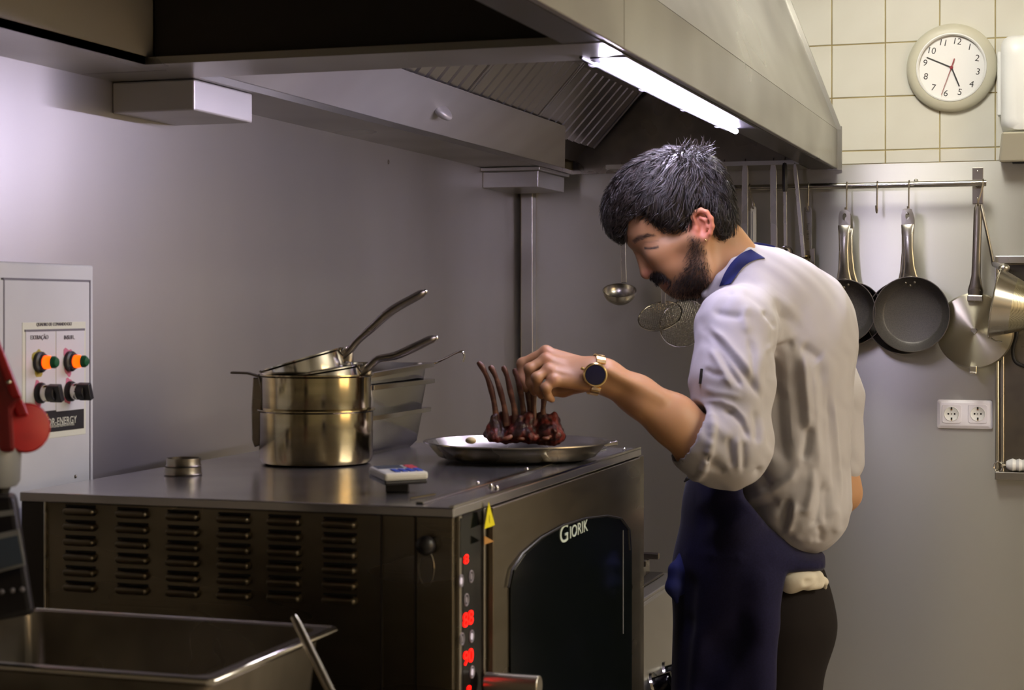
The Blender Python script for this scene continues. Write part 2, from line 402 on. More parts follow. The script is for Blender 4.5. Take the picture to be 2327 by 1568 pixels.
# baffle filters
def on_filter(px, py):
    r = _ray(px, py); k = (FZ1-FZ0)/(FX1-FX0)
    d = (FZ0 - CAMZ + k*(0 - FX0)) / (r.z - k*r.x); return Wp(px, py, d)
ys = [on_filter(1046, 199).y, on_filter(1208, 253).y, on_filter(1351, 307).y]
step = (ys[2]-ys[1])
bounds = [(ys[0]-step, ys[0]), (ys[0], ys[1]), (ys[1], ys[2])]
nrm = Vector((FZ1-FZ0, 0, -(FX1-FX0))).normalized(); slope = Vector((FX1-FX0, 0, FZ1-FZ0)).normalized()
flen = Vector((FX1-FX0, 0, FZ1-FZ0)).length
for fi, (a, b) in enumerate(bounds):
    Mx = axes(slope, (0, 1, 0), slope.cross(Vector((0,1,0))), (FX0, a, FZ0))
    if (slope.cross(Vector((0,1,0)))).dot(nrm) < 0: sg = -1
    else: sg = 1
    L = ['aluminium baffle filter nearest the hood partition, half hidden by it', 'middle aluminium baffle filter in the hood, with purple reflections', 'aluminium baffle filter at the far end of the hood'][fi]
    ft = thing('baffle_filter', Mx.to_translation(), L, 'filter', 'baffle filters in the hood', rot=Mx.to_3x3().to_4x4())
    w = b - a; n = 9; e = .016
    def bx(x0, x1, y0, y1, z0, z1): return MB().box((x0, y0, sg*z0), (x1, y1, sg*z1))
    bx(.07, flen, .002, e, .002, .028).build('frame_rail', M['alum'], ft, local=True, bevel=.001)
    bx(.07, flen, w-e, w-.002, .002, .028).build('frame_rail', M['alum'], ft, local=True, bevel=.001)
    bx(flen-.012, flen, e, w-e, .002, .026).build('frame_end', M['alum'], ft, local=True)
    bx(0.0, flen, e, w-e, .0, .003).build('back_plate', M['oven_dark'], ft, local=True)
    p = (w-2*e)/n
    for k in range(n):
        y0 = e + k*p
        prof = [(y0+.10*p, .004), (y0+.18*p, .024), (y0+.74*p, .028), (y0+.92*p, .012), (y0+.86*p, .010), (y0+.70*p, .024), (y0+.24*p, .020), (y0+.16*p, .004)]
        A = [Vector((.07, y, sg*z)) for y, z in prof]; B = [Vector((flen-.012, y, sg*z)) for y, z in prof]
        MB().loft([A, B], smooth=False).build('baffle_slat', M['alum'], ft, local=True)

# ================================================================ ceiling luminaires (out of frame)
def luminaire(x, y, w, l, m, lab):
    t = thing('ceiling_light', (x, y, ZC), lab, 'light', 'ceiling lights')
    MB().box((x-w/2-.02, y-l/2-.02, ZC-.06), (x+w/2+.02, y+l/2+.02, ZC)).build('housing', M['white_pl'], t, bevel=.004)
    MB().box((x-w/2, y-l/2, ZC-.066), (x+w/2, y+l/2, ZC-.0605)).build('diffuser', m, t)
luminaire(1.9, 2.75, .30, 1.5, M['ceil_lamp'], 'warm white ceiling light above the aisle')
luminaire(-.50, 4.05, .40, .60, M['ceil_lamp3'], 'square ceiling light near the back wall')
luminaire(1.0, -.3, .30, 1.5, M['ceil_lamp2'], 'dim warm ceiling light near the front wall')
# ================================================================ combi oven
OX0, OX1, OY0, OY1, OZ = -1.48, -.805, 2.225, 3.28, 1.15
oven = thing('combi_oven', ((OX0+OX1)/2, (OY0+OY1)/2, 0), 'large stainless steel combi oven with louvred side and dark glass door', 'oven')
OS = M['oven_steel']
MB().box((OX0+.012, OY0+.006, .30), (OX1-.012, OY1-.004, OZ-.012)).build('body', OS, oven, bevel=.003)
MB().box((OX0, OY0, OZ-.014), (OX1, OY1, OZ)).build('top_panel', M['oven_top'], oven, bevel=.002)
for x in (OX0+.06, OX1-.06):
    for y in (OY0+.06, OY1-.06):
        MB().tube([(x, y, 0), (x, y, .30)], .025, 12).build('leg', M['steel'], oven)
# raised lip on the top, with bolts
MB().box((-.872, OY0+.03, OZ), (-.860, OY1-.05, OZ+.003)).build('top_rail', M['steel_pol'], oven, bevel=.0015)
MB().box((OX1-.006, OY0, OZ), (OX1, OY1, OZ+.003)).build('top_rail', M['steel_pol'], oven)
for px, py in ((1085,1102),(1115,1108),(1128,1112),(1197,1070),(1294,1043),(1418,1024)):
    q = onZ(px, py, OZ); MB().ball((q.x, q.y, OZ+.002), (.0045,.0045,.004), 10, 6).build('bolt', M['steel_pol'], oven)
# near side: corner posts, seams, louvres
ys = OY0+.006
def sideY(px, py, off=0): return onY(px, py, ys-off)
def side_box(x0, y0, x1, y1, t, name, m, bevel=.0012):
    a, b = sideY(x0, y0), sideY(x1, y1)
    return MB().box((a.x, ys-t, b.z), (b.x, ys, a.z)).build(name, m, oven, bevel=bevel)
side_box(52, 1138, 104, 1700, .004, 'corner_post', M['oven_dark'])
side_box(104, 1135, 108, 1700, .006, 'edge_strip', M['steel'])
side_box(866, 1165, 870, 1700, .003, 'seam', M['oven_dark'], 0)
side_box(943, 1165, 947, 1700, .003, 'seam', M['oven_dark'], 0)
side_box(950, 1160, 1031, 1700, .004, 'corner_panel', OS)
cols = [(143, 224, 1152), (258, 347, 1158), (371, 463, 1164), (486, 580, 1170), (603, 692, 1175), (723, 824, 1181)]
def louvre_mesh(w, h):
    mb = MB(); N = 12
    def oval(sx, sz, y, dz=0):
        r = h/2*sz; hw = max(w/2*sx - r, .001); pts = []
        for k in range(N):
            a = math.pi*k/(N-1) - math.pi/2; pts.append(Vector((hw + r*math.cos(a), y, r*math.sin(a)+dz)))
        for k in range(N):
            a = math.pi*k/(N-1) + math.pi/2; pts.append(Vector((-hw + r*math.cos(a), y, r*math.sin(a)+dz)))
        return pts
    mb.loft([oval(1, 1, 0), oval(.98, .92, -.004), oval(.93, .7, -.0085), oval(.86, .4, -.0105, .0005), oval(.8, .1, -.011, .001)])
    me = mb.mesh('louvre'); me.materials.append(OS); return me
def slot_mesh(w, h):
    me = MB().box((-w/2, -.0006, -h/2), (w/2, 0, h/2)).mesh('vent_slot'); me.materials.append(M['dark_void']); return me
lm = sm_ = None
for (x0, x1, yt) in cols:
    for r in range(6):
        yy = yt + r*34.6 + 10
        a, b = sideY(x0, yy), sideY(x1, yy); c = (a+b)/2
        if lm is None: lm = louvre_mesh(.053, .0135); sm_ = slot_mesh(.050, .0032)
        for nm, me, dz in (('louvre', lm, 0), ('vent_slot', sm_, .0078)):
            o = bpy.data.objects.new(nm, me); COL.objects.link(o); o.parent = oven
            o.location = wm(oven).inverted() @ Vector((c.x, ys, c.z+dz))
# black knob on the corner panel and its oval plate
k0 = sideY(974, 1237, .004); rk = .0135
MB().ball((k0.x, ys-.016, k0.z), (rk, .013, rk), 20, 12).tube([(k0.x, ys-.012, k0.z), (k0.x, ys, k0.z)], .009, 14).build('probe_knob', M['black'], oven)
q = sideY(972, 1290)
MB().tube([(q.x+.011*math.cos(a), ys-.0045, q.z+.024*math.sin(a)) for a in [2*math.pi*k/24 for k in range(25)]], .0006, 5).build('oval_mark', M['steel_dark'], oven)
# front (towards the aisle)
XFp = OX1-.012
def fr(px, py, X=XFp): return onX(px, py, X)
def front_box(x0, x1, z0, z1, t, name, m, base=0, bevel=.0015):
    ya, yb = fr(x0, 1300).y, fr(x1, 1300).y
    return MB().box((XFp+base, ya, z0), (XFp+base+t, yb, z1)).build(name, m, oven, bevel=bevel)
front_box(1036, 1041, .33, OZ-.015, .006, 'edge_strip', M['steel'])
cp = front_box(1042, 1088, .33, OZ-.016, .006, 'control_panel', M['black_gloss'])
front_box(1089, 1094, .33, OZ-.015, .008, 'edge_strip', M['steel'])
door = front_box(1097, 1437, .33, OZ-.016, .016, 'door', OS)
front_box(1440, 1452, .33, OZ-.016, .010, 'frame_edge', OS)
XD = XFp+.016
gl = [(1155,1900),(1155,1335),(1163,1295),(1188,1258),(1230,1222),(1280,1194),(1330,1178),(1380,1172),(1410,1178),(1428,1203),(1431,1250),(1431,1800)]
MB().slab([onX(x, y, XD-.001) for x, y in gl], (1,0,0), .0045).build('door_glass', M['glass_dark'], door, bevel=.001)
MB().tube([onX(x, y, XD+.0035) for x, y in gl[1:-1]], .0018, 6).build('glass_seal', M['black'], door)
e1 = onX(1416, 1205, XD+.0036); e2 = onX(1416, 1440, XD+.0036)
MB().tube([e1, e2], .0009, 6).build('glass_edge', M['grey_pl'], door)
# logo
lp = onX(1273, 1232, XD+.0045); le = onX(1335, 1210, XD+.0045)
Tm = lambda p: axes((0,1,0), (0,0,1), (1,0,0), p)
hgt = .027
ym = le.y-lp.y
def text_fit(name, body, ya, yb, za, zb, X, m, par, ext=.0004):
    ob = text(name, body, 1.0, Matrix.Identity(4), m, None, extrude=.001)
    co = np.array([v.co for v in ob.data.vertices]); mn, mx = co.min(0), co.max(0)
    sx, sy = (yb-ya)/(mx[0]-mn[0]), (zb-za)/(mx[1]-mn[1])
    Mf = axes((0,sx,0), (0,0,sy), (ext/.001,0,0), (X, ya-mn[0]*sx, za-mn[1]*sy))
    ob.data.transform(wm(par).inverted() @ Mf); ob.parent = par; WM[ob.name] = wm(par); return ob
gy = [onX(x, 1210, XD+.0045).y for x in (1273, 1291, 1296, 1336)]
text_fit('logo_letters', 'G', gy[0], gy[1], onX(1282,1230,XD).z, onX(1282,1190,XD).z, XD+.0042, M['logo'], door)
text_fit('logo_letters', 'IORIK', gy[2], gy[3], onX(1314,1213,XD).z, onX(1314,1186,XD).z, XD+.0042, M['logo'], door)
# warning stickers
tri = [onX(1100, 1202, XD+.0006), onX(1124, 1193, XD+.0006), onX(1110, 1141, XD+.0006)]
ws = MB().slab(tri, (1,0,0), .0006).build('warning_sticker', M['yellow'], door)
cz = onX(1112, 1180, XD+.0014)
bolt_pts = [(0,.006),(.002,.001),(.0008,.001),(.0025,-.006),(-.0015,0),(-.0002,0)]
MB().slab([Vector((XD+.0012, cz.y+a*.7, cz.z+b)) for a, b in bolt_pts], (1,0,0), .0003).build('warning_bolt', M['ink'], ws)
MB().slab([onX(1100, 1218, XD+.0006), onX(1100, 1238, XD+.0006), onX(1122, 1230, XD+.0006)], (1,0,0), .0005).build('warning_sticker', M['orange_st'], door)
# handle: post, with lever going down
h0 = onX(1100, 1556, XD)
hz = h0.z
MB().tube([(XD-.002, h0.y+.012, hz), (XD+.078, h0.y+.012, hz)], .0155, 20).build('handle_post', M['steel'], door, bevel=.002)
MB().box((XD+.05, h0.y-.002, hz-.30), (XD+.078, h0.y+.026, hz)).build('handle_lever', M['steel'], door, bevel=.006)
# control symbols
def disc(px, py, r, m, name, ring=False, sy=1.0):
    c = onX(px, py, XFp+.0064)
    if ring:
        MB().tube([(c.x, c.y+r*math.cos(a), c.z+r*sy*math.sin(a)) for a in [2*math.pi*k/20 for k in range(21)]], r*.14, 6).build(name, m, cp)
    else:
        loop = [Vector((c.x, c.y+r*math.cos(a), c.z+r*sy*math.sin(a))) for a in [2*math.pi*k/18 for k in range(18)]]
        MB().slab(loop, (1,0,0), .0005).build(name, m, cp)
for px, py, lit in ((1048,1320,1),(1071,1310,0),(1060,1363,0),(1050,1452,0),(1072,1446,1),(1073,1527,1)):
    disc(px, py, .0080, M['icon'] , 'touch_button', ring=True)
    disc(px, py, .0050 if lit else .0034, M['icon_lit'] if lit else M['icon'], 'touch_button', sy=1 if lit else 1.4)
def digits(x0, x1, y0, y1, body):
    X = XFp+.0066; xm = (x0+x1)/2
    text_fit('red_display', body, onX(x0, y0, X).y, onX(x1, y0, X).y, onX(xm, y1, X).z, onX(xm, y0, X).z, X, M['led_red'], cp, .0006)
digits(1055, 1064, 1260, 1281, '8')
digits(1053, 1075, 1390, 1422, '88')
digits(1054, 1075, 1477, 1508, '90')
digits(1062, 1070, 1558, 1580, '8')
MB().slab([onX(1046,1178,XFp+.0062), onX(1084,1165,XFp+.0062), onX(1084,1255,XFp+.0062), onX(1046,1268,XFp+.0062)], (1,0,0), .0004).build('display_window', M['glass_dark'], cp)

# ================================================================ gas range behind the oven
rng = thing('gas_range', (-1.22, 3.64, 0), 'steel gas range with pan supports and chrome knobs beside the oven', 'cooker')
RX = -.865; RY0, RY1, RZ = 3.36, 3.98, .80
MB().box((-1.56, RY0, .12), (RX-.03, RY1, RZ-.01)).build('body', M['hood_steel'], rng, bevel=.003)
MB().box((-1.56, RY0, RZ-.012), (RX-.015, RY1, RZ+.006)).build('hob_top', M['hood_steel'], rng, bevel=.004)
A = [(RX-.03, RY0, RZ), (RX-.012, RY0, RZ), (RX+.05, RY0, RZ-.16), (RX+.05, RY0, RZ-.24), (RX-.03, RY0, RZ-.24)]
MB().loft([[Vector(p) for p in A], [Vector((p[0], RY1, p[2])) for p in A]], smooth=False).build('control_fascia', M['hood_steel'], rng, bevel=.006)
MB().box((-1.5, RY0+.03, RZ+.006), (RX-.05, RY1-.03, RZ+.012)).build('burner_tray', M['oven_dark'], rng, bevel=.003)
for k in range(2):
    y0 = RY0+.05+k*.27
    gr = MB()
    for x in (-1.42, -.95): gr.box((x-.008, y0, RZ+.012), (x+.008, y0+.24, RZ+.045))
    for y in (y0, y0+.12, y0+.24): gr.box((-1.45, y-.007, RZ+.045), (-.92, y+.007, RZ+.06))
    gr.build('pan_support', M['steel_dark'], rng, bevel=.003)
    MB().lathe([(0, RZ+.012), (.05, RZ+.012), (.045, RZ+.032), (.03, RZ+.036), (0, RZ+.036)], 24, Matrix.Translation((-1.05, y0+.06, 0))).build('burner', M['black'], rng)
MB().box((-1.0, RY0+.18, RZ+.006), (RX-.05, RY0+.27, RZ+.06)).build('burner_box', M['black'], rng, bevel=.004)
for k, (px, py) in enumerate(((1481, 1552), (1519, 1520))):
    n_ = Vector((.16, 0, .062)).normalized()
    y = RY0 + .10 + k*.115
    base = Vector((RX+.022+.02, y, RZ-.118-.03))
    Mk = axes(Vector((0,1,0)), n_.cross(Vector((0,1,0))), n_, base)
    kn = MB().lathe([(0, 0), (.031, 0), (.033, .004), (.031, .009), (.0, .009)], 28, Mk).build('knob_skirt', M['steel_pol'], rng)
    MB().lathe([(.021, .008), (.021, .036), (.018, .04), (0, .04)], 24, Mk).box((-.006, -.022, .008), (.006, .022, .044), Mk).build('knob', M['black_gloss'], kn)
for x in (-1.5, RX-.09):
    for y in (RY0+.05, RY1-.05):
        MB().tube([(x, y, 0), (x, y, .125)], .02, 10).build('leg', M['steel'], rng)

# ================================================================ work table, container, things at lower left
tbl = thing('work_table', (-1.2, 1.75, 0), 'low steel work table in front of the oven', 'table')
MB().box((XL+.005, 1.45, .84), (-.83, 2.19, .88)).build('table_top', M['steel_dark'], tbl, bevel=.003)
for x in (XL+.05, -.88):
    for y in (1.50, 2.14): MB().box((x-.02, y-.02, 0), (x+.02, y+.02, .84)).build('leg', M['steel_dark'], tbl)
gx0, gx1, gy0, gy1, gz = -1.30, -.868, 1.654, 1.975, 1.03
def gn_pan(x0, x1, y0, y1, zb, zt, m, name='pan_body', parent=None, rim=.014, taper=.018, rc=.03, local=False):
    def rr(a0, a1, b0, b1, r, z):
        pts = []
        for cx_, cy_, st in ((a1-r, b1-r, 0), (a0+r, b1-r, 90), (a0+r, b0+r, 180), (a1-r, b0+r, 270)):
            for k in range(6):
                an = math.radians(st + 90*k/5); pts.append(Vector((cx_+r*math.cos(an), cy_+r*math.sin(an), z)))
        return pts
    t = .0025; mb = MB(); tp = taper
    L = [rr(x0+rim+tp+.01, x1-rim-tp-.01, y0+rim+tp+.01, y1-rim-tp-.01, rc, zb),
         rr(x0+rim+tp, x1-rim-tp, y0+rim+tp, y1-rim-tp, rc, zb+.012),
         rr(x0+rim, x1-rim, y0+rim, y1-rim, rc, zt-.010), rr(x0, x1, y0, y1, rc*.6, zt-.008), rr(x0, x1, y0, y1, rc*.6, zt),
         rr(x0+rim+t, x1-rim-t, y0+rim+t, y1-rim-t, rc, zt),
         rr(x0+rim+tp+t, x1-rim-tp-t, y0+rim+tp+t, y1-rim-tp-t, rc, zb+.012),
         rr(x0+rim+tp+.01, x1-rim-tp-.01, y0+rim+tp+.01, y1-rim-tp-.01, rc, zb+t)]
    mb.loft(L); return mb.build(name, m, parent, sharp=35, local=local)
gnc = tag(gn_pan(gx0, gx1, gy0, gy1, .88, gz, M['steel_dark'], 'gastronorm_container', rim=.012, taper=.012, rc=.02), 'deep dark steel gastronorm container standing in front of the louvred oven side', 'container')
MB().tube([(gx0+.012, gy0, gz-.003), (gx1-.004, gy0, gz-.003), (gx1, gy0+.004, gz-.003), (gx1, gy1-.004, gz-.003), (gx1-.004, gy1, gz-.003), (gx0+.012, gy1, gz-.003)], .0045, 12).build('rolled_rim', M['steel_pol'], gnc)
# long paddle leaning on the container
pt = Wp(668, 1402, 2.0); pb_ = Wp(775, 1620, 1.92)
dirp = (pb_-pt).normalized(); tlen = (pt.z-.02)/(-dirp.z); foot = pt + dirp*tlen
pd = thing('stirring_paddle', foot, 'thin steel stirring paddle leaning upright beside the dark steel container', 'utensil')
MB().tube([pt, pt+dirp*.012, pt+dirp*(tlen-.25)], [.004, .0052, .0052], 12).build('handle', M['steel'], pd)
side = dirp.cross(Vector((0,1,0))).normalized()
c0 = pt+dirp*(tlen-.25); c1 = foot
MB().slab([c0-side*.02, c0+side*.02, c1+side*.045, c1-side*.045], dirp.cross(side), .006).build('blade', M['steel'], pd, bevel=.002)
# black terminal with a screen
def cpt(px, py, d=1.86): return Wp(px, py, d)
trm = thing('scale_terminal', (-1.24, 1.70, 1.06), 'black plastic scale terminal with a tilted grey screen at the left edge', 'terminal')
def prism(pts, d0, d1): 
    return MB().loft([[Wp(x, y, d0) for x, y in pts], [Wp(x, y, d1) for x, y in pts]], smooth=False)
D0, D1 = 1.93, 2.03
mb = MB(); mb.loft([[Wp(-140,1128,D0+.03), Wp(30,1128,D0+.03), Wp(75,1395,D0-.03), Wp(-140,1435,D0-.03)],
                    [Wp(-140,1118,D1), Wp(38,1118,D1), Wp(80,1395,D1), Wp(-140,1435,D1)]], smooth=False)
body = mb.build('housing', M['black'], trm, bevel=.006)
q0 = [Wp(-130,1240,D0-.004), Wp(44,1202,D0+.004), Wp(58,1285,D0-.016), Wp(-130,1335,D0-.022)]
nn = -(Wp(0,1200,2)-Wp(0,1200,1)).normalized()
MB().slab(q0, nn, .004).build('screen_bezel', M['grey_pl'], trm, bevel=.001)
q1 = [Wp(-130,1250,D0-.009), Wp(39,1212,D0-.001), Wp(52,1280,D0-.021), Wp(-130,1327,D0-.027)]
MB().slab(q1, nn, .001).build('screen', M['screen'], trm)
MB().slab([Wp(-130,1178,D0-.004), Wp(30,1158,D0), Wp(33,1170,D0-.002), Wp(-130,1192,D0-.006)], nn, .003).build('slot_trim', M['grey_pl'], trm)
for px in (4, 28, 50):
    MB().ball(Wp(px, 1345-(px-4)*.12, D0-.019), .0032, 10, 6).build('key', M['ink_soft'], trm)
ar = Wp(-120, 1250, 2.0)
MB().tube([ar, (XL+.01, ar.y+.02, ar.z)], .014, 14).build('wall_arm', M['black'], trm)
MB().box((XL, ar.y-.03, ar.z-.05), (XL+.012, ar.y+.07, ar.z+.05)).build('wall_plate', M['black'], trm, bevel=.003)
# red industrial connector above it
D = 2.0
red = thing('red_power_connector', Wp(0, 1120, D), 'red industrial power connector with round hinged lid and grey collar at the left edge', 'connector')
MB().tube([Wp(-4, 1128, D), Wp(6, 1100, D), Wp(8, 1070, D)], .010, 12).build('cable', M['rubber'], red)
MB().lathe([(0, -.026), (.030, -.026), (.034, -.02), (.036, .022), (.033, .028), (0, .028)], 28, Matrix.Translation(Wp(-24, 1053, D))).build('collar', M['grey_pl'], red)
mb = MB().loft([[Wp(x, y, D-.03) for x, y in ((-110,1028),(34,1028),(28,930),(52,905),(-2,770),(-110,700))],
                [Wp(x, y, D+.04) for x, y in ((-110,1028),(34,1028),(28,930),(52,905),(-2,770),(-110,700))]], smooth=False)
mb.build('housing', M['red_dark'], red, bevel=.005)
mb = MB().loft([[Wp(x, y, D-.034) for x, y in ((50,905),(-4,768),(-40,745),(-14,800),(26,905))],
                [Wp(x, y, D+.044) for x, y in ((50,905),(-4,768),(-40,745),(-14,800),(26,905))]], smooth=False)
mb.build('ridge', M['red_pl'], red, bevel=.003)
c = Wp(57, 972, D); right = Vector((CY, SY, 0)); fwd = Vector((-SY, CY, 0))
ax = (-fwd*.80 + right*.58).normalized(); Ml = axes((0,0,1), ax.cross(Vector((0,0,1))), ax, c)
lid = MB().lathe([(0,-.006), (.026,-.006), (.0285,-.003), (.0285,.004), (.026,.007), (.012,.009), (0,.009)], 32, Ml).build('round_lid', M['red_pl'], red)
MB().ball(Wp(20, 868, D-.036), .003, 8, 6).build('pin', M['steel'], red)
MB().loft([[Wp(20,905,D-.02), Wp(50,905,D-.02), Wp(66,945,D-.02), Wp(40,950,D-.02)], [Wp(20,905,D+.02), Wp(50,905,D+.02), Wp(66,945,D+.02), Wp(40,950,D+.02)]], smooth=False).build('hinge', M['red_pl'], red, bevel=.003)
# ================================================================ control cabinet on the left wall
CXp = XL+.05
cab = thing('control_cabinet', (XL, 2.45, 1.0), 'pale grey wall cabinet with two orange lamps and two black switches', 'control box')
def onC(px, py, off=0): return onX(px, py, CXp+off)
c1 = onC(214, 600); c2 = onC(205, 1090)
y1 = onC(213, 800).y; y0 = y1-.42; z1 = onC(100, 598).z; z0 = .95
MB().box((XL, y0, z0), (CXp, y1, z1)).build('body', M['grey_paint'], cab, bevel=.004)
dy1 = onC(199, 800).y; dz1 = onC(100, 638).z
dr = MB().box((CXp-.002, y0+.03, z0+.03), (CXp+.004, dy1, dz1)).build('door', M['grey_paint'], cab, bevel=.0015)
gs = MB(); yl = onC(5, 800).y
gs.box((CXp, yl, dz1), (CXp+.0045, dy1+.002, dz1+.003)).box((CXp, dy1, z0), (CXp+.0045, dy1+.0025, dz1+.003)).box((CXp, yl-.003, z0), (CXp+.0046, yl, dz1+.003))
gs.build('door_gap', M['ink_soft'], cab)
O = .004
def plate(x0, ya, x1, yb, m, t, name, par, o=O):
    a, b = onC(x0, ya, o), onC(x1, yb, o)
    return MB().box((CXp+o, a.y, b.z), (CXp+o+t, b.y, a.z)).build(name, m, par, bevel=.0004)
stk = plate(50, 733, 194, 986, M['sticker'], .0006, 'label_sheet', dr)
pl1 = plate(57, 752, 124, 932, M['grey_paint2'], .0016, 'switch_plate', dr)
pl2 = plate(126, 752, 190, 929, M['grey_paint2'], .0016, 'switch_plate', dr)
plate(55, 749, 191, 751, M['ink_soft'], .002, 'rule', dr)
TmC = lambda px, py, o: axes((0,1,0), (0,0,1), (1,0,0), onC(px, py, o))
sk = lambda px, py, o, k: axes((0,k,0), (0,0,1), (1,0,0), onC(px, py, o))
text('heading', 'QUADRO DE COMANDO EXT', .0075, sk(124, 737, .0052, 1.0), M['ink_soft'], dr)
text('plate_text', 'EXTRAÇÃO', .0095, sk(90, 767, .0062, 1.0), M['ink_soft'], pl1)
text('plate_text', 'INSUFL.', .0095, sk(158, 767, .0062, 1.0), M['ink_soft'], pl2)
bs = plate(88, 936, 190, 973, M['ink'], .0008, 'black_sticker', dr, .0046)
text('sticker_text', 'TCOR-ENERGY', .0165, sk(133, 958, .0057, .95), M['sticker'], bs)
text('sticker_text', 'ENERGIAS RENOVAVEIS', .006, sk(138, 967, .0057, 1.25), M['sticker'], bs)
sc = onC(103, 949, .0056)
MB().slab([Vector((sc.x, sc.y+.010*math.cos(a)*(1 if k%2 else .72), sc.z-.003+.011*math.sin(a)*(1 if k%2 else .72))) for k, a in enumerate([math.pi*i/10 for i in range(11)])], (1,0,0), .0004).build('sun_emblem', M['yellow'], bs)
def knobM(px, py, o): 
    return axes((0,1,0), (0,0,1), (1,0,0), onC(px, py, o))
for i, (px, py) in enumerate(((88, 823), (157, 821))):
    c = onC(px, py, .0056); wear = M['olive'] if i == 0 else M['pink_wear']
    rg = MB()
    pts = []
    for k in range(26):
        a = 2*math.pi*k/26; r = .020 + .004*math.sin(3*a+i) + .003*math.sin(5*a+2*i); pts.append(Vector((CXp+.0056, c.y+r*.8*math.cos(a), c.z+r*1.1*math.sin(a))))
    MB().slab(pts, (1,0,0), .0003).build('worn_ring', wear, dr)
    Mk = knobM(px, py, .0058)
    il = MB().lathe([(0,0),(.0165,0),(.0165,.006),(.013,.008),(.0125,.012),(0,.012)], 26, Mk).build('lamp_bezel', M['black'], dr)
    MB().lathe([(.0105,.010),(.0108,.019),(.0085,.024),(0,.025)], 24, Mk).build('orange_lens', M['lamp_orange'], il)
    Mg = Mk @ Matrix.Translation((.002, 0, .018))
    MB().lathe([(.0095,.004),(.0098,.010),(.007,.014),(0,.015)], 24, Mg).build('green_cap', M['green_pl'], il)
for i, (px, py) in enumerate(((90, 893), (158, 889))):
    Mk = knobM(px, py, .0058); c = onC(px, py, .0056)
    pts = []
    for k in range(24):
        a = 2*math.pi*k/24; r = .019 + .003*math.sin(3*a+1+i) + .002*math.sin(7*a); pts.append(Vector((CXp+.0056, c.y+r*.85*math.cos(a), c.z+r*1.05*math.sin(a))))
    MB().slab(pts, (1,0,0), .0003).build('worn_ring', M['pink_wear'], dr)
    sw = MB().lathe([(0,0),(.0165,0),(.0165,.005),(.0145,.008),(0,.008)], 26, Mk).build('switch_base', M['black'], dr)
    MB().lathe([(.013,.007),(.014,.016),(.0135,.018),(0,.018)], 26, Mk).build('chrome_ring', M['steel_pol'], sw)
    R = Matrix.Rotation(math.radians(20), 4, 'Z')
    MB().lathe([(.0125,.016),(.012,.030),(.0,.030)], 24, Mk).box((-.0055,-.014,.018),(.0055,.014,.040), Mk @ R).build('switch_grip', M['black'], sw, bevel=.0015)
q = onC(171, 1083, .004); MB().ball(q, .003, 8, 6).build('screw', M['steel_dark'], dr)

# screw in the steel wall
q = onX(882, 368, XL); tag(MB().ball(q, (.004,.003,.006), 8, 6).build('wall_screw', M['steel_dark']), 'small screw head in the steel wall under the hood', 'screw')

# ================================================================ pots and containers on the oven
def Zrot(a): return Matrix.Rotation(a, 4, 'Z')
pc = Vector((-1.262, 2.79, OZ))
def pot_profile(R, H, t=.0022, rb=.012, lip=.004):
    return [(0,0),(R-rb,0),(R-rb*.3,rb*.3),(R,rb),(R,H-.004),(R+lip,H-.001),(R+lip,H+.001),(R-t,H),(R-t,rb),(R-rb,t),(0,t)]
p1 = thing('saucepan', pc, 'wide brassy steel saucepan at the bottom of the stack on the oven', 'saucepan', 'stacked saucepans')
MB().lathe(pot_profile(.098, .094), 64, Matrix.Translation(pc)).build('pot_body', M['steel_pot'], p1)
lr = (-Vector((CY, SY, 0))).normalized()      # towards image left
p2c = pc + Vector((0,0,.062))
p2 = thing('saucepan', p2c, 'wide steel saucepan nested in the lower one, flat handle pointing left', 'saucepan', 'stacked saucepans')
MB().lathe(pot_profile(.0945, .092, lip=.005), 64, Matrix.Translation(p2c)).build('pot_body', M['steel_pot'], p2)
hz_ = p2c.z+.094; fw = Vector((-SY, CY, 0))
hb = p2c + lr*.092; 
def strap(path, w, t, up, name, m, par):
    P = [Vector(p) for p in path]; loops = []
    for i, p in enumerate(P):
        T = (P[min(i+1,len(P)-1)]-P[max(i-1,0)]).normalized(); U = Vector(up); S_ = T.cross(U).normalized(); N = S_.cross(T)
        ww = w[i] if isinstance(w,(list,tuple)) else w
        loops.append([p+S_*ww/2+N*t/2, p-S_*ww/2+N*t/2, p-S_*ww/2-N*t/2, p+S_*ww/2-N*t/2])
    return MB().loft(loops, smooth=False).build(name, m, par, bevel=t*.35)
zt_ = p2c.z + .094
strap([Vector((hb.x,hb.y,zt_-.03)), Vector((hb.x,hb.y,zt_-.006))+lr*.006, Vector((hb.x,hb.y,zt_))+lr*.025, Vector((hb.x,hb.y,zt_+.001))+lr*.055], .022, .004, fw.cross(lr), 'handle', M['steel_dark'], p2)
strap([Vector((hb.x,hb.y,zt_-.008))+lr*.008, Vector((hb.x,hb.y,zt_-.06))+lr*.011, Vector((hb.x,hb.y,zt_-.115))+lr*.010, Vector((hb.x,hb.y,zt_-.125))+lr*.006], .018, .005, fw, 'handle_bracket', M['steel_dark'], p2)
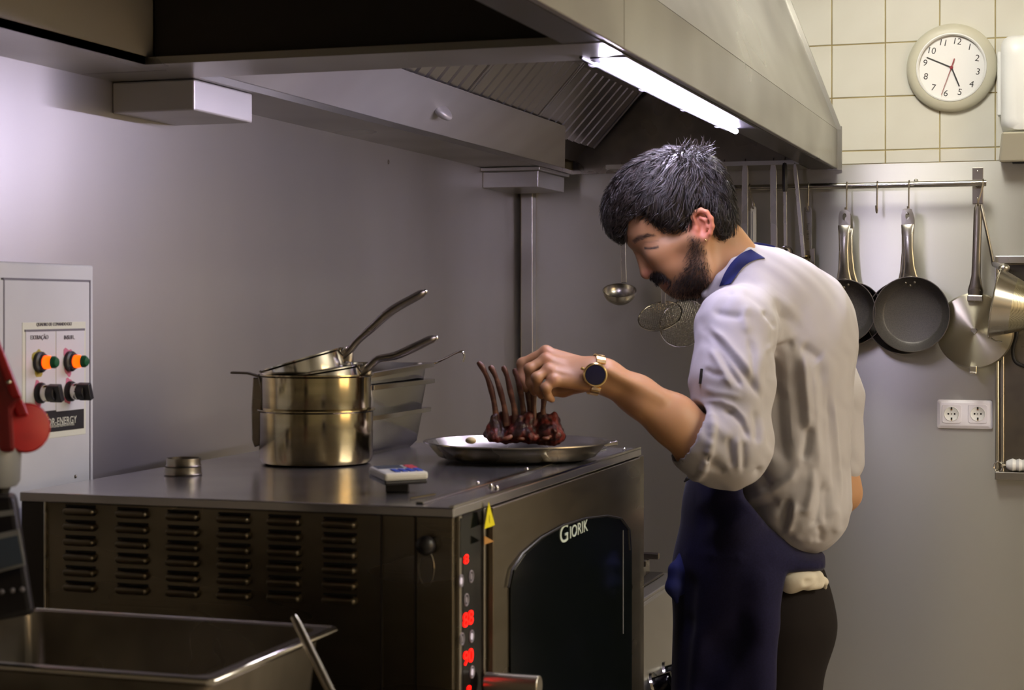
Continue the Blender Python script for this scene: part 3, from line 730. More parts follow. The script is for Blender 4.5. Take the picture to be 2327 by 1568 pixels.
# two small saucepans tilted into the upper pot
def small_pan(c, R, H, tilt, hlen, hrise, label, hdir_extra=0):
    ax_ = fw
    Rm = Matrix.Rotation(tilt, 4, ax_)
    Mx = Matrix.Translation(c) @ Rm
    t = thing('saucepan', c, label, 'saucepan', 'stacked saucepans', rot=Rm)
    MB().lathe(pot_profile(R, H, lip=.003), 52, Mx).build('pot_body', M['steel_pol'], t)
    r_ = -lr; a0 = r_*(R+.001) + Vector((0,0,H-.012))
    def pt(d, z): return Mx @ (r_*(R+d) + Vector((0,0,H-.012+z)))
    path = [pt(-.002,-.004), pt(.012,.004), pt(.03,.016), pt(.06,.034*hrise), pt(.10,.055*hrise), pt(hlen*.9,.068*hrise), pt(hlen,.072*hrise)]
    sp_ = smooth_path(path, 4); ln = len(sp_)
    MB().tube(sp_, [float(np.interp(k/(ln-1), [0,.2,.35,.6,.9,1], [.0125,.0115,.0105,.0130,.0125,.0065])) for k in range(ln)], 14, flat=.6, up=(0,0,1)).build('handle', M['steel_dark'], t)
    MB().tube([pt(-.001,.006), pt(.003,-.002), pt(-.001,-.012)], .009, 10, flat=1.6).build('rivet_plate', M['steel_dark'], t)
    MB().ball(path[-1], .0048, 10, 8).build('handle_tip', M['steel_pol'], t)
small_pan(p2c + Vector((0,0,.040)) + (-lr)*.012, .076, .058, -.16, .135, .50, 'small steel saucepan with shorter curved handle lying second from top of the stack')
small_pan(p2c + Vector((0,0,.070)) + (-lr)*-.012, .073, .050, -.28, .165, .90, 'small steel saucepan tilted on top of the stack, longest handle pointing up')
# gastronorm containers behind
for k, (dz, dx, H, lab, sl) in enumerate(((0, 0, .075, 'shiny steel gastronorm container at the bottom of the stack behind the saucepans', .0), (.058, -.004, .078, 'shiny steel gastronorm container second in the stack behind the saucepans', .02), (.072, -.002, .078, 'shiny steel gastronorm container at the top of the stack behind the saucepans', .05))):
    zb = OZ + [0, .052, .078][k]
    tl = Matrix.Rotation([0, .0, .03][k], 4, 'X')
    t = thing('gastronorm_container', (-1.30, 3.06, zb), lab, 'container', 'stacked gastronorm containers', rot=tl)
    x0, x1, y0_, y1_ = -.092+[0,.004,.0][k], .092+[0,.004,.0][k], -.165, .165+[0,.01,.02][k]
    gn_pan(x0, x1, y0_, y1_, 0.0, H, M['steel_gn'], 'container_body', t, rim=.011, taper=.008, rc=.03, local=True)
# hooked handle lying on the containers
lad = thing('sauce_ladle', Wp(930, 838, 3.42), 'small steel ladle with hooked handle lying across the gastronorm containers', 'ladle')
hd_ = [Wp(940,838,3.43), Wp(985,831,3.455), Wp(1010,815,3.46), Wp(1038,801,3.46), Wp(1050,799,3.46), Wp(1055,808,3.46), Wp(1052,822,3.46)]
hd_[1].z = OZ+.078+.078+.0035
MB().tube(smooth_path(hd_, 4), .0034, 10, flat=.7).build('handle', M['steel_pol'], lad)
MB().lathe([(0,-.02),(.012,-.018),(.022,-.008),(.025,0),(.0235,0),(.021,-.007),(.0115,-.0165),(0,-.0185)], 28, Matrix.Translation(Wp(930,840,3.42))).build('bowl', M['steel_pol'], lad)

# ring moulds
rc_ = onZ(402, 1082, OZ); rc_.y += .02
for k, (r, h, z, lab) in enumerate(((.0295, .013, 0, 'dark steel ring mould under the other on the oven top'), (.0275, .014, .0135, 'dark steel ring mould lying on top of the other'))):
    tag(MB().lathe([(r-.002,z),(r,z),(r+.0015,z+.002),(r,z+.004),(r,z+h-.002),(r-.0005,z+h),(r-.002,z+h),(r-.002,z)], 40, Matrix.Translation((rc_.x+.001*k, rc_.y, OZ))).build('ring_mould', M['steel_dark']), lab, 'mould', 'ring moulds on the oven')
# kitchen timer
tc_ = onZ(905, 1118, OZ)
tm = thing('kitchen_timer', (tc_.x, tc_.y, OZ), 'white kitchen timer with blue and red keys propped up on the oven top', 'timer', rot=YAW)
Rt = Matrix.Translation((0, 0, .022)) @ Matrix.Rotation(math.radians(28), 4, 'Z') @ Matrix.Rotation(math.radians(6), 4, 'X') 
def tb_(a, b): return MB().box(a, b, Rt)
tb_((-.035,-.030,0),(.035,.030,.012)).build('case', M['white_pl'], tm, local=True, bevel=.004)
tb_((-.030,.004,.012),(.012,.026,.0125)).build('display', M['screen'], tm, local=True)
for i in range(4):
    tb_((-.016+.012*i,-.024,.012),(-.007+.012*i,-.004,.0135)).build('key', M['blue_btn'], tm, local=True, bevel=.001)
for i in range(2):
    tb_((.016,.000+.012*i,.012),(.031,.009+.012*i,.0135)).build('key', M['red_btn'], tm, local=True, bevel=.001)
tb_((-.034,-.029,-.006),(.034,.029,.0)).build('back_cover', M['black'], tm, local=True, bevel=.002)
MB().box((-.018,-.012,0),(.016,.014,.018)).build('stand', M['black'], tm, local=True, bevel=.002)
# skewer lying near the front corner
a, b = onZ(932, 1136, OZ), onZ(988, 1127, OZ)
a.z = b.z = OZ+.002
tag(MB().tube([a, a+(b-a)*.5, b], .0018, 8).build('steel_skewer', M['steel_pol']), 'short shiny steel skewer lying on the oven top beside the timer', 'skewer')

# ================================================================ round dish with the rack of lamb
dc = Vector((-.957, 2.975, OZ+.0031))
dish = thing('steel_dish', dc, 'shallow round steel dish with loop handle under the lamb', 'dish')
Rd = .160
MB().lathe([(0,0),(.128,0),(.140,.004),(.152,.018),(Rd-.002,.026),(Rd+.006,.028),(Rd+.006,.030),(Rd-.003,.0295),(.150,.021),(.138,.0065),(.127,.0025),(0,.0025)], 72, Matrix.Translation(dc)).build('dish_body', M['steel'], dish)
rgt = Vector((CY, SY, 0))
hp = dc + rgt*.150 + fw*.03 + Vector((0,0,.02))
MB().tube([hp+rgt*.005, hp+rgt*.028+Vector((0,0,.003)), hp+rgt*.030+fw*.03+Vector((0,0,.003)), hp+rgt*.006+fw*.034], .004, 10).build('loop_handle', M['steel_pol'], dish)
MB().lathe([(0,.003),(.118,.003),(.124,.005),(.126,.0062),(.118,.0058),(0,.0058)], 48, Matrix.Translation(dc)).build('pan_juices', M['sauce'], dish)
tag(MB().ball(Wp(1070,1001,3.02), (.010,.008,.006), 14, 8).build('garlic_clove', M['garlic']), 'roasted garlic clove lying in the steel dish beside the lamb', 'garlic')

# ================================================================ back wall: clock, dispenser, sockets, hatch, rail
YW = YB-.008
ck = onY(2163, 155, YW)
CK = axes((1,0,0), (0,0,1), (0,-1,0), ck)     # local x right, y up, z out of the wall
clk = thing('wall_clock', ck, 'round cream wall clock on the tiles reading about quarter to five', 'clock')
R = .1235
MB().lathe([(0,.0),(R,.0),(R,.010),(R-.002,.014),(R-.010,.019),(R-.022,.0235),(R-.027,.0235),(R-.030,.019),(R-.031,.013),(0,.013)], 72, CK).build('rim', M['cream_pl'], clk)
MB().lathe([(R-.034,.0195),(R-.028,.0205),(R-.0275,.025),(R-.031,.026),(R-.0345,.0225)], 72, CK).build('lens_ring', M['white_pl'], clk)
MB().lathe([(0,.0135),(R-.031,.0135),(R-.031,.0145),(0,.0145)], 64, CK).build('dial', M['face_white'], clk)
tilt = math.radians(-12)
for n in range(1, 13):
    a = math.pi/2 + tilt - 2*math.pi*n/12; rr_ = .0735
    Mt = CK @ Matrix.Translation((rr_*math.cos(a), rr_*math.sin(a), .0147)) @ Matrix.Rotation(tilt*.95, 4, 'Z')
    text('numeral', str(n), .0255, Mt, M['ink'], clk, extrude=.0002)
for n in range(60):
    pass
def hand(px, py, w0, w1, z, m, name, tail=0):
    d_ = CK.inverted() @ onY(px, py, YW); v = Vector((d_.x, d_.y, 0)); L = v.length; v.normalize(); p = Vector((-v.y, v.x, 0))
    pts = [v*-tail+p*w0, v*-tail-p*w0, v*L-p*w1, v*L+p*w1]
    MB().slab([CK @ (q_+Vector((0,0,z))) for q_ in pts], (0,-1,0), .0008).build(name, m, clk)
hand(2107, 132, .0019, .0014, .0158, M['ink'], 'minute_hand', .003)
hand(2181, 198, .0021, .0018, .0168, M['ink'], 'hour_hand', .003)
hand(2140, 217, .0009, .0006, .0178, M['red_ink'], 'second_hand', 0)
hand(2170, 135, .0014, .0014, .0178, M['red_ink'], 'second_hand', 0)
MB().lathe([(0,.015),(.0045,.015),(.0045,.0198),(0,.0202)], 18, CK).build('hub', M['red_ink'], clk)

# paper towel dispenser
da = onY(2272, 75, YW-.12); db = onY(2262, 362, YW-.12)
dsp = thing('towel_dispenser', (da.x+.14, YW, db.z), 'white plastic paper towel dispenser beside the clock', 'dispenser')
def rrect(x0, x1, z0, z1, r, y, n=6):
    pts = []
    for cx_, cz_, st in ((x1-r,z1-r,0),(x0+r,z1-r,90),(x0+r,z0+r,180),(x1-r,z0+r,270)):
        for k in range(n):
            an = math.radians(st+90*k/(n-1)); pts.append(Vector((cx_+r*math.cos(an), y, cz_+r*math.sin(an))))
    return pts
x0, x1 = da.x, da.x+.29; zt2 = da.z; zm = onY(2280, 298, YW-.12).z; zb2 = db.z
MB().loft([rrect(x0,x1,zm,zt2+.004,.02,YW), rrect(x0,x1,zm,zt2,.03,YW-.06), rrect(x0+.004,x1-.004,zm,zt2-.006,.035,YW-.10), rrect(x0+.016,x1-.016,zm+.004,zt2-.02,.03,YW-.118), rrect(x0+.04,x1-.04,zm+.02,zt2-.045,.02,YW-.124)]).build('cover', M['white_pl'], dsp, sharp=50)
MB().box((x0-.010, YW-.05, zm+.05), (x0+.01, YW-.01, zt2-.04)).build('back_plate', M['white_pl'], dsp, bevel=.004)
MB().loft([[Vector((x0-.006,YW-.005,zb2)), Vector((x1+.006,YW-.005,zb2)), Vector((x1+.006,YW-.07,zb2-.004)), Vector((x0-.006,YW-.07,zb2-.004))],
           [Vector((x0+.004,YW-.005,zm-.002)), Vector((x1-.004,YW-.005,zm-.002)), Vector((x1-.004,YW-.12,zm-.002)), Vector((x0+.004,YW-.12,zm-.002))]], smooth=False).build('outlet', M['cream_pl'], dsp, bevel=.006)
MB().box((x0+.03, YW-.06, zb2-.006), (x1-.03, YW-.02, zb2-.004)).build('outlet_slot', M['dark_void'], dsp)

# double socket
sa, sb = onY(2130, 908, YW), onY(2256, 975, YW)
so = thing('double_socket', ((sa.x+sb.x)/2, YW, (sa.z+sb.z)/2), 'white double power socket on the steel sheet below the pans', 'socket')
MB().loft([rrect(sa.x,sb.x,sb.z,sa.z,.006,YW), rrect(sa.x,sb.x,sb.z,sa.z,.006,YW-.006), rrect(sa.x+.008,sb.x-.008,sb.z+.008,sa.z-.008,.005,YW-.0105)]).build('frame', M['socket_white'], so, sharp=25)
for px in (2163, 2222.5):
    c = onY(px, 940, YW); hw = .0262
    ins = MB().loft([rrect(c.x-hw,c.x+hw,c.z-hw,c.z+hw,.006,YW-.010), rrect(c.x-hw+.001,c.x+hw-.001,c.z-hw+.001,c.z+hw-.001,.006,YW-.0122)]).build('insert', M['socket_white'], so, sharp=25)
    Ms = axes((1,0,0),(0,0,1),(0,-1,0), Vector((c.x, YW, c.z)))
    MB().lathe([(.0205,.0122),(.0205,.0135),(.0195,.0138),(.0185,.0128),(.018,.0124),(0,.0124)], 36, Ms).build('well', M['white_pl'], ins)
    for dx in (-.0085, .0085): MB().lathe([(0,.0126),(.0026,.0126),(.0026,.0129),(0,.0129)], 14, Ms @ Matrix.Translation((dx,0,0))).build('pin_hole', M['dark_void'], ins)
    MB().lathe([(0,.0126),(.0018,.0126),(.0016,.0138),(0,.014)], 12, Ms).build('screw', M['steel'], ins)
    for dz in (-.0145, .0145):
        MB().box((-.0022, dz-.0045, .0126), (.0022, dz+.0045, .0132), Ms).build('earth_clip', M['brass'], ins)
        MB().box((-.0022, dz-.001, .0130), (.0022, dz+.0045, .0134), Ms).build('earth_clip', M['dark_void'], ins)

# steel framed hatch at the right
hx0 = onY(2262, 900, YW).x; hx1 = hx0+.55; hzt = onY(2270, 582, YW).z; hzb = onY(2270, 1086, YW).z
hat = thing('wall_hatch', (hx0, YW, hzb), 'steel framed hatch in the back wall at the right edge', 'hatch')
MB().box((hx0+.005, YW-.006, hzb+.01), (hx1, YW, hzt-.01)).build('hatch_panel', M['steel_dark'], hat)
MB().box((hx0, YW-.022, hzb), (hx0+.010, YW, hzt)).build('frame_strip', M['steel_pol'], hat, bevel=.002)
MB().box((hx0+.014, YW-.018, hzb), (hx0+.024, YW, hzt)).build('frame_strip', M['steel'], hat, bevel=.002)
MB().box((hx0, YW-.03, hzt-.022), (hx1, YW, hzt)).build('frame_strip', M['steel'], hat, bevel=.002)
MB().box((hx0, YW-.035, hzb-.002), (hx1, YW, hzb+.02)).build('frame_strip', M['steel'], hat, bevel=.002)
MB().box((hx0+.03, YW-.0075, hzt-.10), (hx1, YW-.006, hzt-.025)).build('dark_strip', M['oven_dark'], hat)
# white coiled grip with a key ring on the hatch sill
g0, g1 = onY(2286, 1056, YW-.04), onY(2420, 1052, YW-.04)
g0.y = g1.y = YW-.020; gzc = hzb+.02+.0185
grp = thing('coiled_handle', (g0.x, g0.y, hzb+.02), 'white ribbed plastic handle with a metal ring on the hatch sill', 'handle')
prof = []
n = 9; L = g1.x-g0.x
path = []; rad = []
for k in range(n*4+1):
    x = g0.x + L*k/(n*4); path.append((x, g0.y, gzc)); rad.append(.0165 + .0016*math.cos(k*math.pi/2) if k > 1 else .010+.003*k)
MB().tube(path, rad, 20).build('ribbed_grip', M['white_pl'], grp)
rg0 = onY(2268, 1062, YW-.05); rg0.y = YW-.030
MB().tube([(rg0.x-.001+.0125*math.cos(a)*.9, rg0.y, rg0.z+.0135*math.sin(a)) for a in [2*math.pi*k/28 for k in range(29)]], .0016, 8).build('key_ring', M['steel_pol'], grp)
MB().tube([(rg0.x+.008, rg0.y, gzc), (g0.x+.004, g0.y, gzc)], .005, 12).build('end_pin', M['steel_pol'], grp)
# dark cable loop
cb = [onY(2312, 705, YW-.03), onY(2310, 760, YW-.03), onY(2302, 790, YW-.03), onY(2304, 815, YW-.03), onY(2316, 828, YW-.03), onY(2345, 832, YW-.03), onY(2375, 800, YW-.025), onY(2380, 640, YW-.03)]
tag(MB().tube(smooth_path(cb), .0048, 10).build('black_cable', M['rubber']), 'black cable looping down in front of the hatch', 'cable')

# utensil rail
YR = 5.0
ra, rb = onY(1550, 434, YR), onY(2238, 413.5, YR); rz = (onY(2238,413.5,YR).z+onY(1700,429,YR).z)/2
rail = thing('utensil_rail', ((ra.x+rb.x)/2, YW, rz), 'steel utensil rail with end bracket on the back wall', 'rail')
MB().tube([(ra.x, YR, rz), (rb.x+.004, YR, rz)], .0088, 16).build('bar', M['steel_pol'], rail)
for px in (2222, 1570):
    p = onY(px, 421, YW)
    MB().box((p.x-.0145, YW-.004, onY(px,463,YW).z), (p.x+.0145, YW, onY(px,381,YW).z)).build('bracket', M['steel_dark'], rail, bevel=.001)
    MB().tube([(p.x, YR, rz), (p.x, YW, rz)], .006, 10).build('standoff', M['steel'], rail)
    for dz in (.038, -.038): MB().ball((p.x, YW-.004, rz+dz), (.003,.002,.003), 8, 6).build('screw', M['steel_pol'], rail)
q = onY(2082, 411, YW); MB().ball((q.x, YW-.006, q.z), .006, 10, 8).build('screw', M['steel'], rail)
def s_hook(px, zdrop, lab, lean=0, y=YR):
    x = onY(px, 425, y).x
    t = thing('s_hook', (x, y, rz), lab, 'hook', 'hooks on the utensil rail')
    r = .0105
    pts = [(x-.001, y+r*.9, rz-.012), (x, y+r, rz), (x, y+r*.7, rz+r*.75), (x, y, rz+r), (x, y-r*.8, rz+r*.6), (x, y-r, rz-.003), (x+lean*.5, y-r, rz-zdrop*.5), (x+lean, y-r, rz-zdrop+.012), (x+lean, y-r+.002, rz-zdrop+.003), (x+lean, y-r-.006, rz-zdrop-.002), (x+lean-.001, y-r-.013, rz-zdrop+.003), (x+lean-.002, y-r-.014, rz-zdrop+.018)]
    MB().tube(smooth_path(pts, 4), .0021, 8).build('wire', M['steel_dark'], t)
    return Vector((x+lean, y-r-.005, rz-zdrop))
h1 = s_hook(1925, .080, 'steel hook holding the left pair of frying pans')
h2 = s_hook(1994, .076, 'empty steel hook between the two pairs of frying pans')
h3 = s_hook(2066, .080, 'steel hook holding the right pair of frying pans')
h4 = s_hook(2234, .062, 'steel hook at the bracket end of the rail, leaning left', lean=-.012)
h5 = s_hook(1838, .066, 'steel hook holding the flat spatula left of the frying pans')
h6 = s_hook(1704, .060, 'steel hook holding the white tongs behind the cook', lean=.014)

def frying_pan(hookpt, R, Lh, H, label, group, dy, tiltz=0, drop=0):
    """hangs by the hole in its handle; opening faces the room (-Y)"""
    o = Vector((hookpt.x, hookpt.y+dy, hookpt.z-drop))
    t = thing('frying_pan', o, label, 'frying pan', group, rot=Matrix.Rotation(tiltz, 4, 'Y'))
    zc = -Lh - R
    A = axes((1,0,0),(0,0,1),(0,-1,0), (0, H*.6, zc))
    b = MB().lathe([(0,0),(.74*R,0),(.80*R,.003),(.97*R,H-.006),(R,H-.002),(R+.001,H),(R-.0015,H),(.965*R,H-.007),(.79*R,.0055),(.74*R,.003),(0,.003)], 64, A).build('pan_body', M['nonstick'], t, local=True)
    MB().tube([(R*math.cos(a)*1.001, H*.6-H, zc+R*1.001*math.sin(a)) for a in [2*math.pi*k/64 for k in range(65)]], .0012, 6).build('pan_rim', M['steel_dark'], b, local=True)
    # handle: flat paddle with a hole at the top, waisted, flaring onto the pan
    yy = lambda z: -.004 - .010*math.sin(math.pi*min(1,max(0,(z+Lh)/Lh)))
    prof = [(-Lh-.004,.0225,.007),(-Lh+.006,.0195,.008),(-Lh+.03,.0155,.010),(-Lh*.55,.0135,.011),(-Lh*.3,.0155,.010),(-.040,.0175,.008),(-.034,.0175,.005)]
    loops = []
    for z, w, d in prof:
        y = yy(z); loops.append([Vector((w*math.cos(a), y + d*math.sin(a)*(.8 if math.sin(a)>0 else .55), z)) for a in [2*math.pi*k/16 for k in range(16)]])
    MB().loft(loops).build('handle', M['steel'], t, local=True)
    # paddle ring
    out = [(-.0165,-.040),(.0165,-.040),(.0165,-.006),(.011,.010),(-.011,.010),(-.0165,-.006)]
    inn = []
    N = 24
    def outline(a):
        c, s_ = math.cos(a), math.sin(a); best = 1e9
        cx0, cz0 = 0, -.012
        for i in range(len(out)):
            p, q_ = out[i], out[(i+1)%len(out)]
            ex, ez = q_[0]-p[0], q_[1]-p[1]; den = c*ez - s_*ex
            if abs(den) < 1e-9: continue
            tt = ((p[0]-cx0)*ez - (p[1]-cz0)*ex)/den; uu = ((p[0]-cx0)*s_ - (p[1]-cz0)*c)/den
            if tt > 0 and -1e-6 <= uu <= 1+1e-6: best = min(best, tt)
        return cx0+c*best, cz0+s_*best
    O1 = [outline(2*math.pi*k/N) for k in range(N)]
    I1 = [(.0055*math.cos(2*math.pi*k/N), -.010+.0105*math.sin(2*math.pi*k/N)) for k in range(N)]
    f_, bk = -.0075, -.003
    ring = [[Vector((x,f_,z)) for x,z in O1],[Vector((x,f_-.001,z)) for x,z in I1],[Vector((x,bk,z)) for x,z in I1],[Vector((x,bk,z)) for x,z in O1],[Vector((x,f_,z)) for x,z in O1]]
    MB().loft(ring, caps=False, smooth=False).build('hanging_eye', M['steel'], t, local=True)
    for dx, dz in ((-.012,-.006),(.012,-.006),(0,-.014)):
        MB().ball((dx, H*.6-H*.72, zc+R*.90+dz), (.0042,.0035,.0042), 10, 6).build('rivet', M['steel_dark'], b, local=True)
    return t
s5 = 4.97/4000
frying_pan(h1, 71*s5, .184, .036, 'smaller dark nonstick frying pan hanging at the front, left pair', 'frying pans on the rail', -.034, .01)
frying_pan(h1, 70*s5, .184, .036, 'dark frying pan hanging behind the smaller front pan, left pair', 'frying pans on the rail', .008, -.06, .008)
frying_pan(h3, 83*s5, .178, .038, 'larger dark nonstick frying pan hanging at the front, right pair', 'frying pans on the rail', -.034, -.04)
frying_pan(h3, 81*s5, .178, .038, 'dark frying pan hanging behind the larger front pan, right pair', 'frying pans on the rail', .008, .05, .012)

# steel pan hanging with its brushed bottom to the room
bp = thing('steel_lid_pan', h4, 'brushed steel pan hung bottom outwards beside the conical strainer', 'pan', rot=Matrix.Rotation(.03, 4, 'Y'))
lc = onY(2209, 752, h4.y); R = 84*s5
zc = lc.z-h4.z
Ap = axes((1,0,0),(0,0,1),(0,-1,0), (0, .012, zc))
rad = mat('radial_steel', '#b5b09c', .3, 1); b_ = rad.node_tree.nodes['Principled BSDF']; b_.inputs['Anisotropic'].default_value = .9; b_.inputs['Anisotropic Rotation'].default_value = .25
tg = rad.node_tree.nodes.new('ShaderNodeTangent'); tg.direction_type = 'RADIAL'; tg.axis = 'Y'; rad.node_tree.links.new(tg.outputs[0], b_.inputs['Tangent'])
cen = MB().lathe([(.0,.014),(.3*R,.0135),(.7*R,.012),(.96*R,.006),(R,-.004),(R,-.010),(R-.003,-.010),(R-.003,-.004),(.7*R,.008),(0,.010)], 72, axes((1,0,0),(0,0,1),(0,-1,0), (0,0,0)))
co = cen.build('pan_body', rad, bp, local=True); co.location = (0, .012, zc)
MB().lathe([(0,.0145),(.0085,.0145),(.0085,.0158),(.0070,.0163),(.0062,.0156),(0,.0156)], 28, Ap).build('centre_stamp', M['steel'], bp, local=True)
zt3 = zc+R
MB().loft([[Vector((w*math.cos(a), .0-.002+d*math.sin(a), z)) for a in [2*math.pi*k/14 for k in range(14)]] for z, w, d in ((zt3-.012,.019,.004),(zt3+.006,.021,.005),(zt3+.022,.017,.006),(zt3+.045,.0125,.006),(zt3+.10,.0115,.006),(-.025,.0115,.005),(-.008,.011,.004),(.003,.006,.003))]).build('handle', M['steel_dark'], bp, local=True)
MB().box((-.021,-.012,zt3-.024),(.021,.004,zt3-.006)).build('handle_bracket', M['steel'], bp, local=True, bevel=.003)
MB().box((-.0095,-.006,zc-R-.010),(.0095,.010,zc-R+.008)).box((-.0095,-.012,zc-R-.014),(.0095,-.004,zc-R-.008)).build('rest_clip', M['steel_pol'], bp, local=True, bevel=.0015)
# conical strainer
ch = thing('conical_strainer', h4, 'conical steel strainer hanging at the right edge, pointing right', 'strainer')
rim_c = onY(2262, 688, 4.88); rr3 = .095
axd = (Vector((CY, SY, 0))*.92 - Vector((-SY, CY, 0))*.34 + Vector((0,0,-.17))).normalized()
upv = Vector((0,0,1)); upv = (upv-axd*upv.dot(axd)).normalized(); sdv = axd.cross(upv)
Mc = axes(upv, sdv, axd, rim_c)
holes = mat('perforated', '#b9b49c', .3, 1)
nt = holes.node_tree; tcn = nt.nodes.new('ShaderNodeTexCoord'); vo = nt.nodes.new('ShaderNodeTexVoronoi'); vo.inputs['Scale'].default_value = 330; vo.inputs['Randomness'].default_value = 0
nt.links.new(tcn.outputs['Object'], vo.inputs['Vector']); rp = nt.nodes.new('ShaderNodeMapRange'); rp.inputs[1].default_value = .25; rp.inputs[2].default_value = .34
nt.links.new(vo.outputs['Distance'], rp.inputs[0]); mx = nt.nodes.new('ShaderNodeMix'); mx.data_type = 'RGBA'; mx.inputs[6].default_value = lin('#3a372e'); mx.inputs[7].default_value = lin('#b9b49c')
nt.links.new(rp.outputs[0], mx.inputs[0]); nt.links.new(mx.outputs[2], nt.nodes['Principled BSDF'].inputs['Base Color'])
rL = .19
rp_ = lambda t: rr3 + (.016-rr3)*t
MB().lathe([(rr3,-.002),(rp_(.25),rL*.25),(rp_(.25)-.0012,rL*.25),(rr3-.0012,-.002),(rr3,-.002)], 60, Mc).build('cone_band', M['steel'], ch)
MB().lathe([(rp_(.25),rL*.25),(rp_(1),rL),(0,rL+.004),(0,rL+.0028),(rp_(1)-.0012,rL-.001),(rp_(.25)-.0012,rL*.25)], 60, Mc).build('perforated_cone', holes, ch)
MB().tube([Mc @ Vector((rr3*1.005*math.cos(a), rr3*1.005*math.sin(a), 0)) for a in [2*math.pi*k/60 for k in range(61)]], .0022, 8).build('rim_wire', M['steel_pol'], ch)
top = Mc @ Vector((rr3, 0, .006)); hk = Vector((h4.x+.008, h4.y-.004, h4.z+.002))
e_ = Wp(2258, 600, 4.84)
MB().tube([hk, hk+(e_-hk)*.06, hk+(e_-hk)*.75, e_, top], [.004,.008,.0078,.009,.012], 12, flat=.6).build('handle', M['steel'], ch)
MB().ball(top, (.016,.014,.012), 14, 8).build('handle_socket', M['steel'], ch)
bot = Mc @ Vector((-rr3, 0, .004))
MB().tube([bot, bot+Vector((.012,0,-.008)), bot+Vector((.03,0,-.010))], .004, 8, flat=.5).build('rest_lug', M['steel_pol'], ch)

# utensils hanging under the hood end
YU = 4.90
def bar(name, lab, x0p, y0p, x1p, y1p, w, Y, tool, grp='utensils hanging under the hood', hm=None):
    a, b = onY(x0p, y0p, Y), onY(x1p, y1p, Y)
    a.z = min(a.z, ZH+.004)
    t = thing(name, (a.x, Y, a.z), lab, {'skimmer':'skimmer','ladle':'ladle'}.get(name, 'utensil'), grp)
    strap([a, a+(b-a)*.05, a+(b-a)*.5, b], [w*.7, w, w, w*.95], .0035, (0,-1,0), 'handle', hm or M['steel'], t)
    MB().tube([(a.x, Y, a.z-.004), (a.x, Y+.004, a.z+.012), (a.x, Y+.010, a.z+.016)], .002, 6).build('hanging_hook', M['steel_dark'], t)
    return t, a, b
def bowl(c, R, depth, tiltx, tilty, m, t):
    Mb = Matrix.Translation(c) @ Matrix.Rotation(tiltx, 4, 'X') @ Matrix.Rotation(tilty, 4, 'Y')
    prof = []
    for k in range(9):
        a = math.pi/2*k/8; prof.append((R*math.sin(a), -depth*math.cos(a)))
    prof += [(R*1.02, .0008), (R*.985, .0008)]
    for k in range(8, -1, -1):
        a = math.pi/2*k/8; prof.append(((R-.0016)*math.sin(a), -(depth-.0016)*math.cos(a)))
    MB().lathe(prof, 40, Mb).build('bowl', m, t)
t, a, b = bar('ladle', 'large steel ladle hanging alone left of the cook\'s face', 1411, 366, 1418, 642, .016, YU, 0)
bowl(onY(1408, 660, YU-.02), 39*s5*.98, .042, math.radians(24), math.radians(6), M['steel'], t)
def skimmer(t, cpx, cpy, Rx, tiltx, tilty, lab, Y, n):
    c = onY(cpx, cpy, Y); Ms = Matrix.Translation(c) @ Matrix.Rotation(tilty, 4, 'Y') @ Matrix.Rotation(tiltx, 4, 'X')
    MB().tube([Ms @ Vector((Rx*math.cos(q_), Rx*math.sin(q_), 0)) for q_ in [2*math.pi*k/48 for k in range(49)]], .0022, 8).build('rim_wire', M['steel_pol'], t)
    w = MB(); 
    for ax2 in (0, 1):
        for k in range(-n, n+1):
            s_ = Rx*k/(n+.6); h = math.sqrt(Rx*Rx-s_*s_)
            pts = []
            m_ = 14
            for j in range(m_+1):
                v = -h+2*h*j/m_; sag = -.018*(1-(s_*s_+v*v)/(Rx*Rx))
                z = sag + (.0006 if (j+k+ax2)%2 else -.0006)
                pts.append(Ms @ (Vector((s_, v, z)) if ax2 == 0 else Vector((v, s_, z))))
            w.tube(pts, .00062, 4)
    w.build('wire_mesh', M['steel_pol'], t)['kind'] = 'stuff'
t, a, b = bar('skimmer', 'smaller round wire skimmer hanging beside the cook\'s beard', 1499, 366, 1508, 690, .014, YU, 0)
skimmer(t, 1500, 718, 51*s5, math.radians(40), math.radians(-6), '', YU-.03, 11)
t, a, b = bar('skimmer', 'larger round wire skimmer hanging behind the smaller one, half hidden by the cook', 1588, 366, 1582, 692, .012, YU+.04, 0)
skimmer(t, 1554, 735, 58*s5, math.radians(66), math.radians(-18), '', YU+.01, 13)
t, a, b = bar('ladle', 'steel handle just right of the cook\'s hair top', 1645, 366, 1645, 600, .0175, YU, 0)
bowl(b+Vector((0,-.03,-.005)), .035, .03, .3, 0, M['steel'], t)
t, a, b = bar('ladle', 'broad steel handle hanging in front of the white tongs', 1693, 364, 1692, 640, .0175, YU-.02, 0)
bowl(b+Vector((0,-.03,-.005)), .04, .035, .3, 0, M['steel'], t)
t, a, b = bar('ladle', 'broad steel handle hanging between the white tongs and the black handled ladle', 1757, 364, 1760, 660, .0185, YU-.02, 0)
bowl(b+Vector((0,-.03,-.005)), .04, .035, .3, 0, M['steel'], t)
t, a, b = bar('ladle', 'small ladle with a black grip at the top', 1783, 362, 1785, 562, .010, YU-.03, 0)
MB().tube([a+(b-a)*.0, a+(b-a)*.04, a+(b-a)*.30, a+(b-a)*.34], [.005,.0075,.0072,.006], 12).build('grip', M['black'], t)
bowl(b+Vector((0,-.012,-.016)), .022, .016, math.radians(62), 0, M['steel_pol'], t)
t, a, b = bar('ladle', 'small brassy ladle hanging at a slant beside the black gripped one', 1806, 372, 1826, 586, .011, YU-.03, 0)
bowl(b+Vector((-.002,-.012,-.004)), .0255, .018, math.radians(24), math.radians(-14), M['steel_pot'], t)
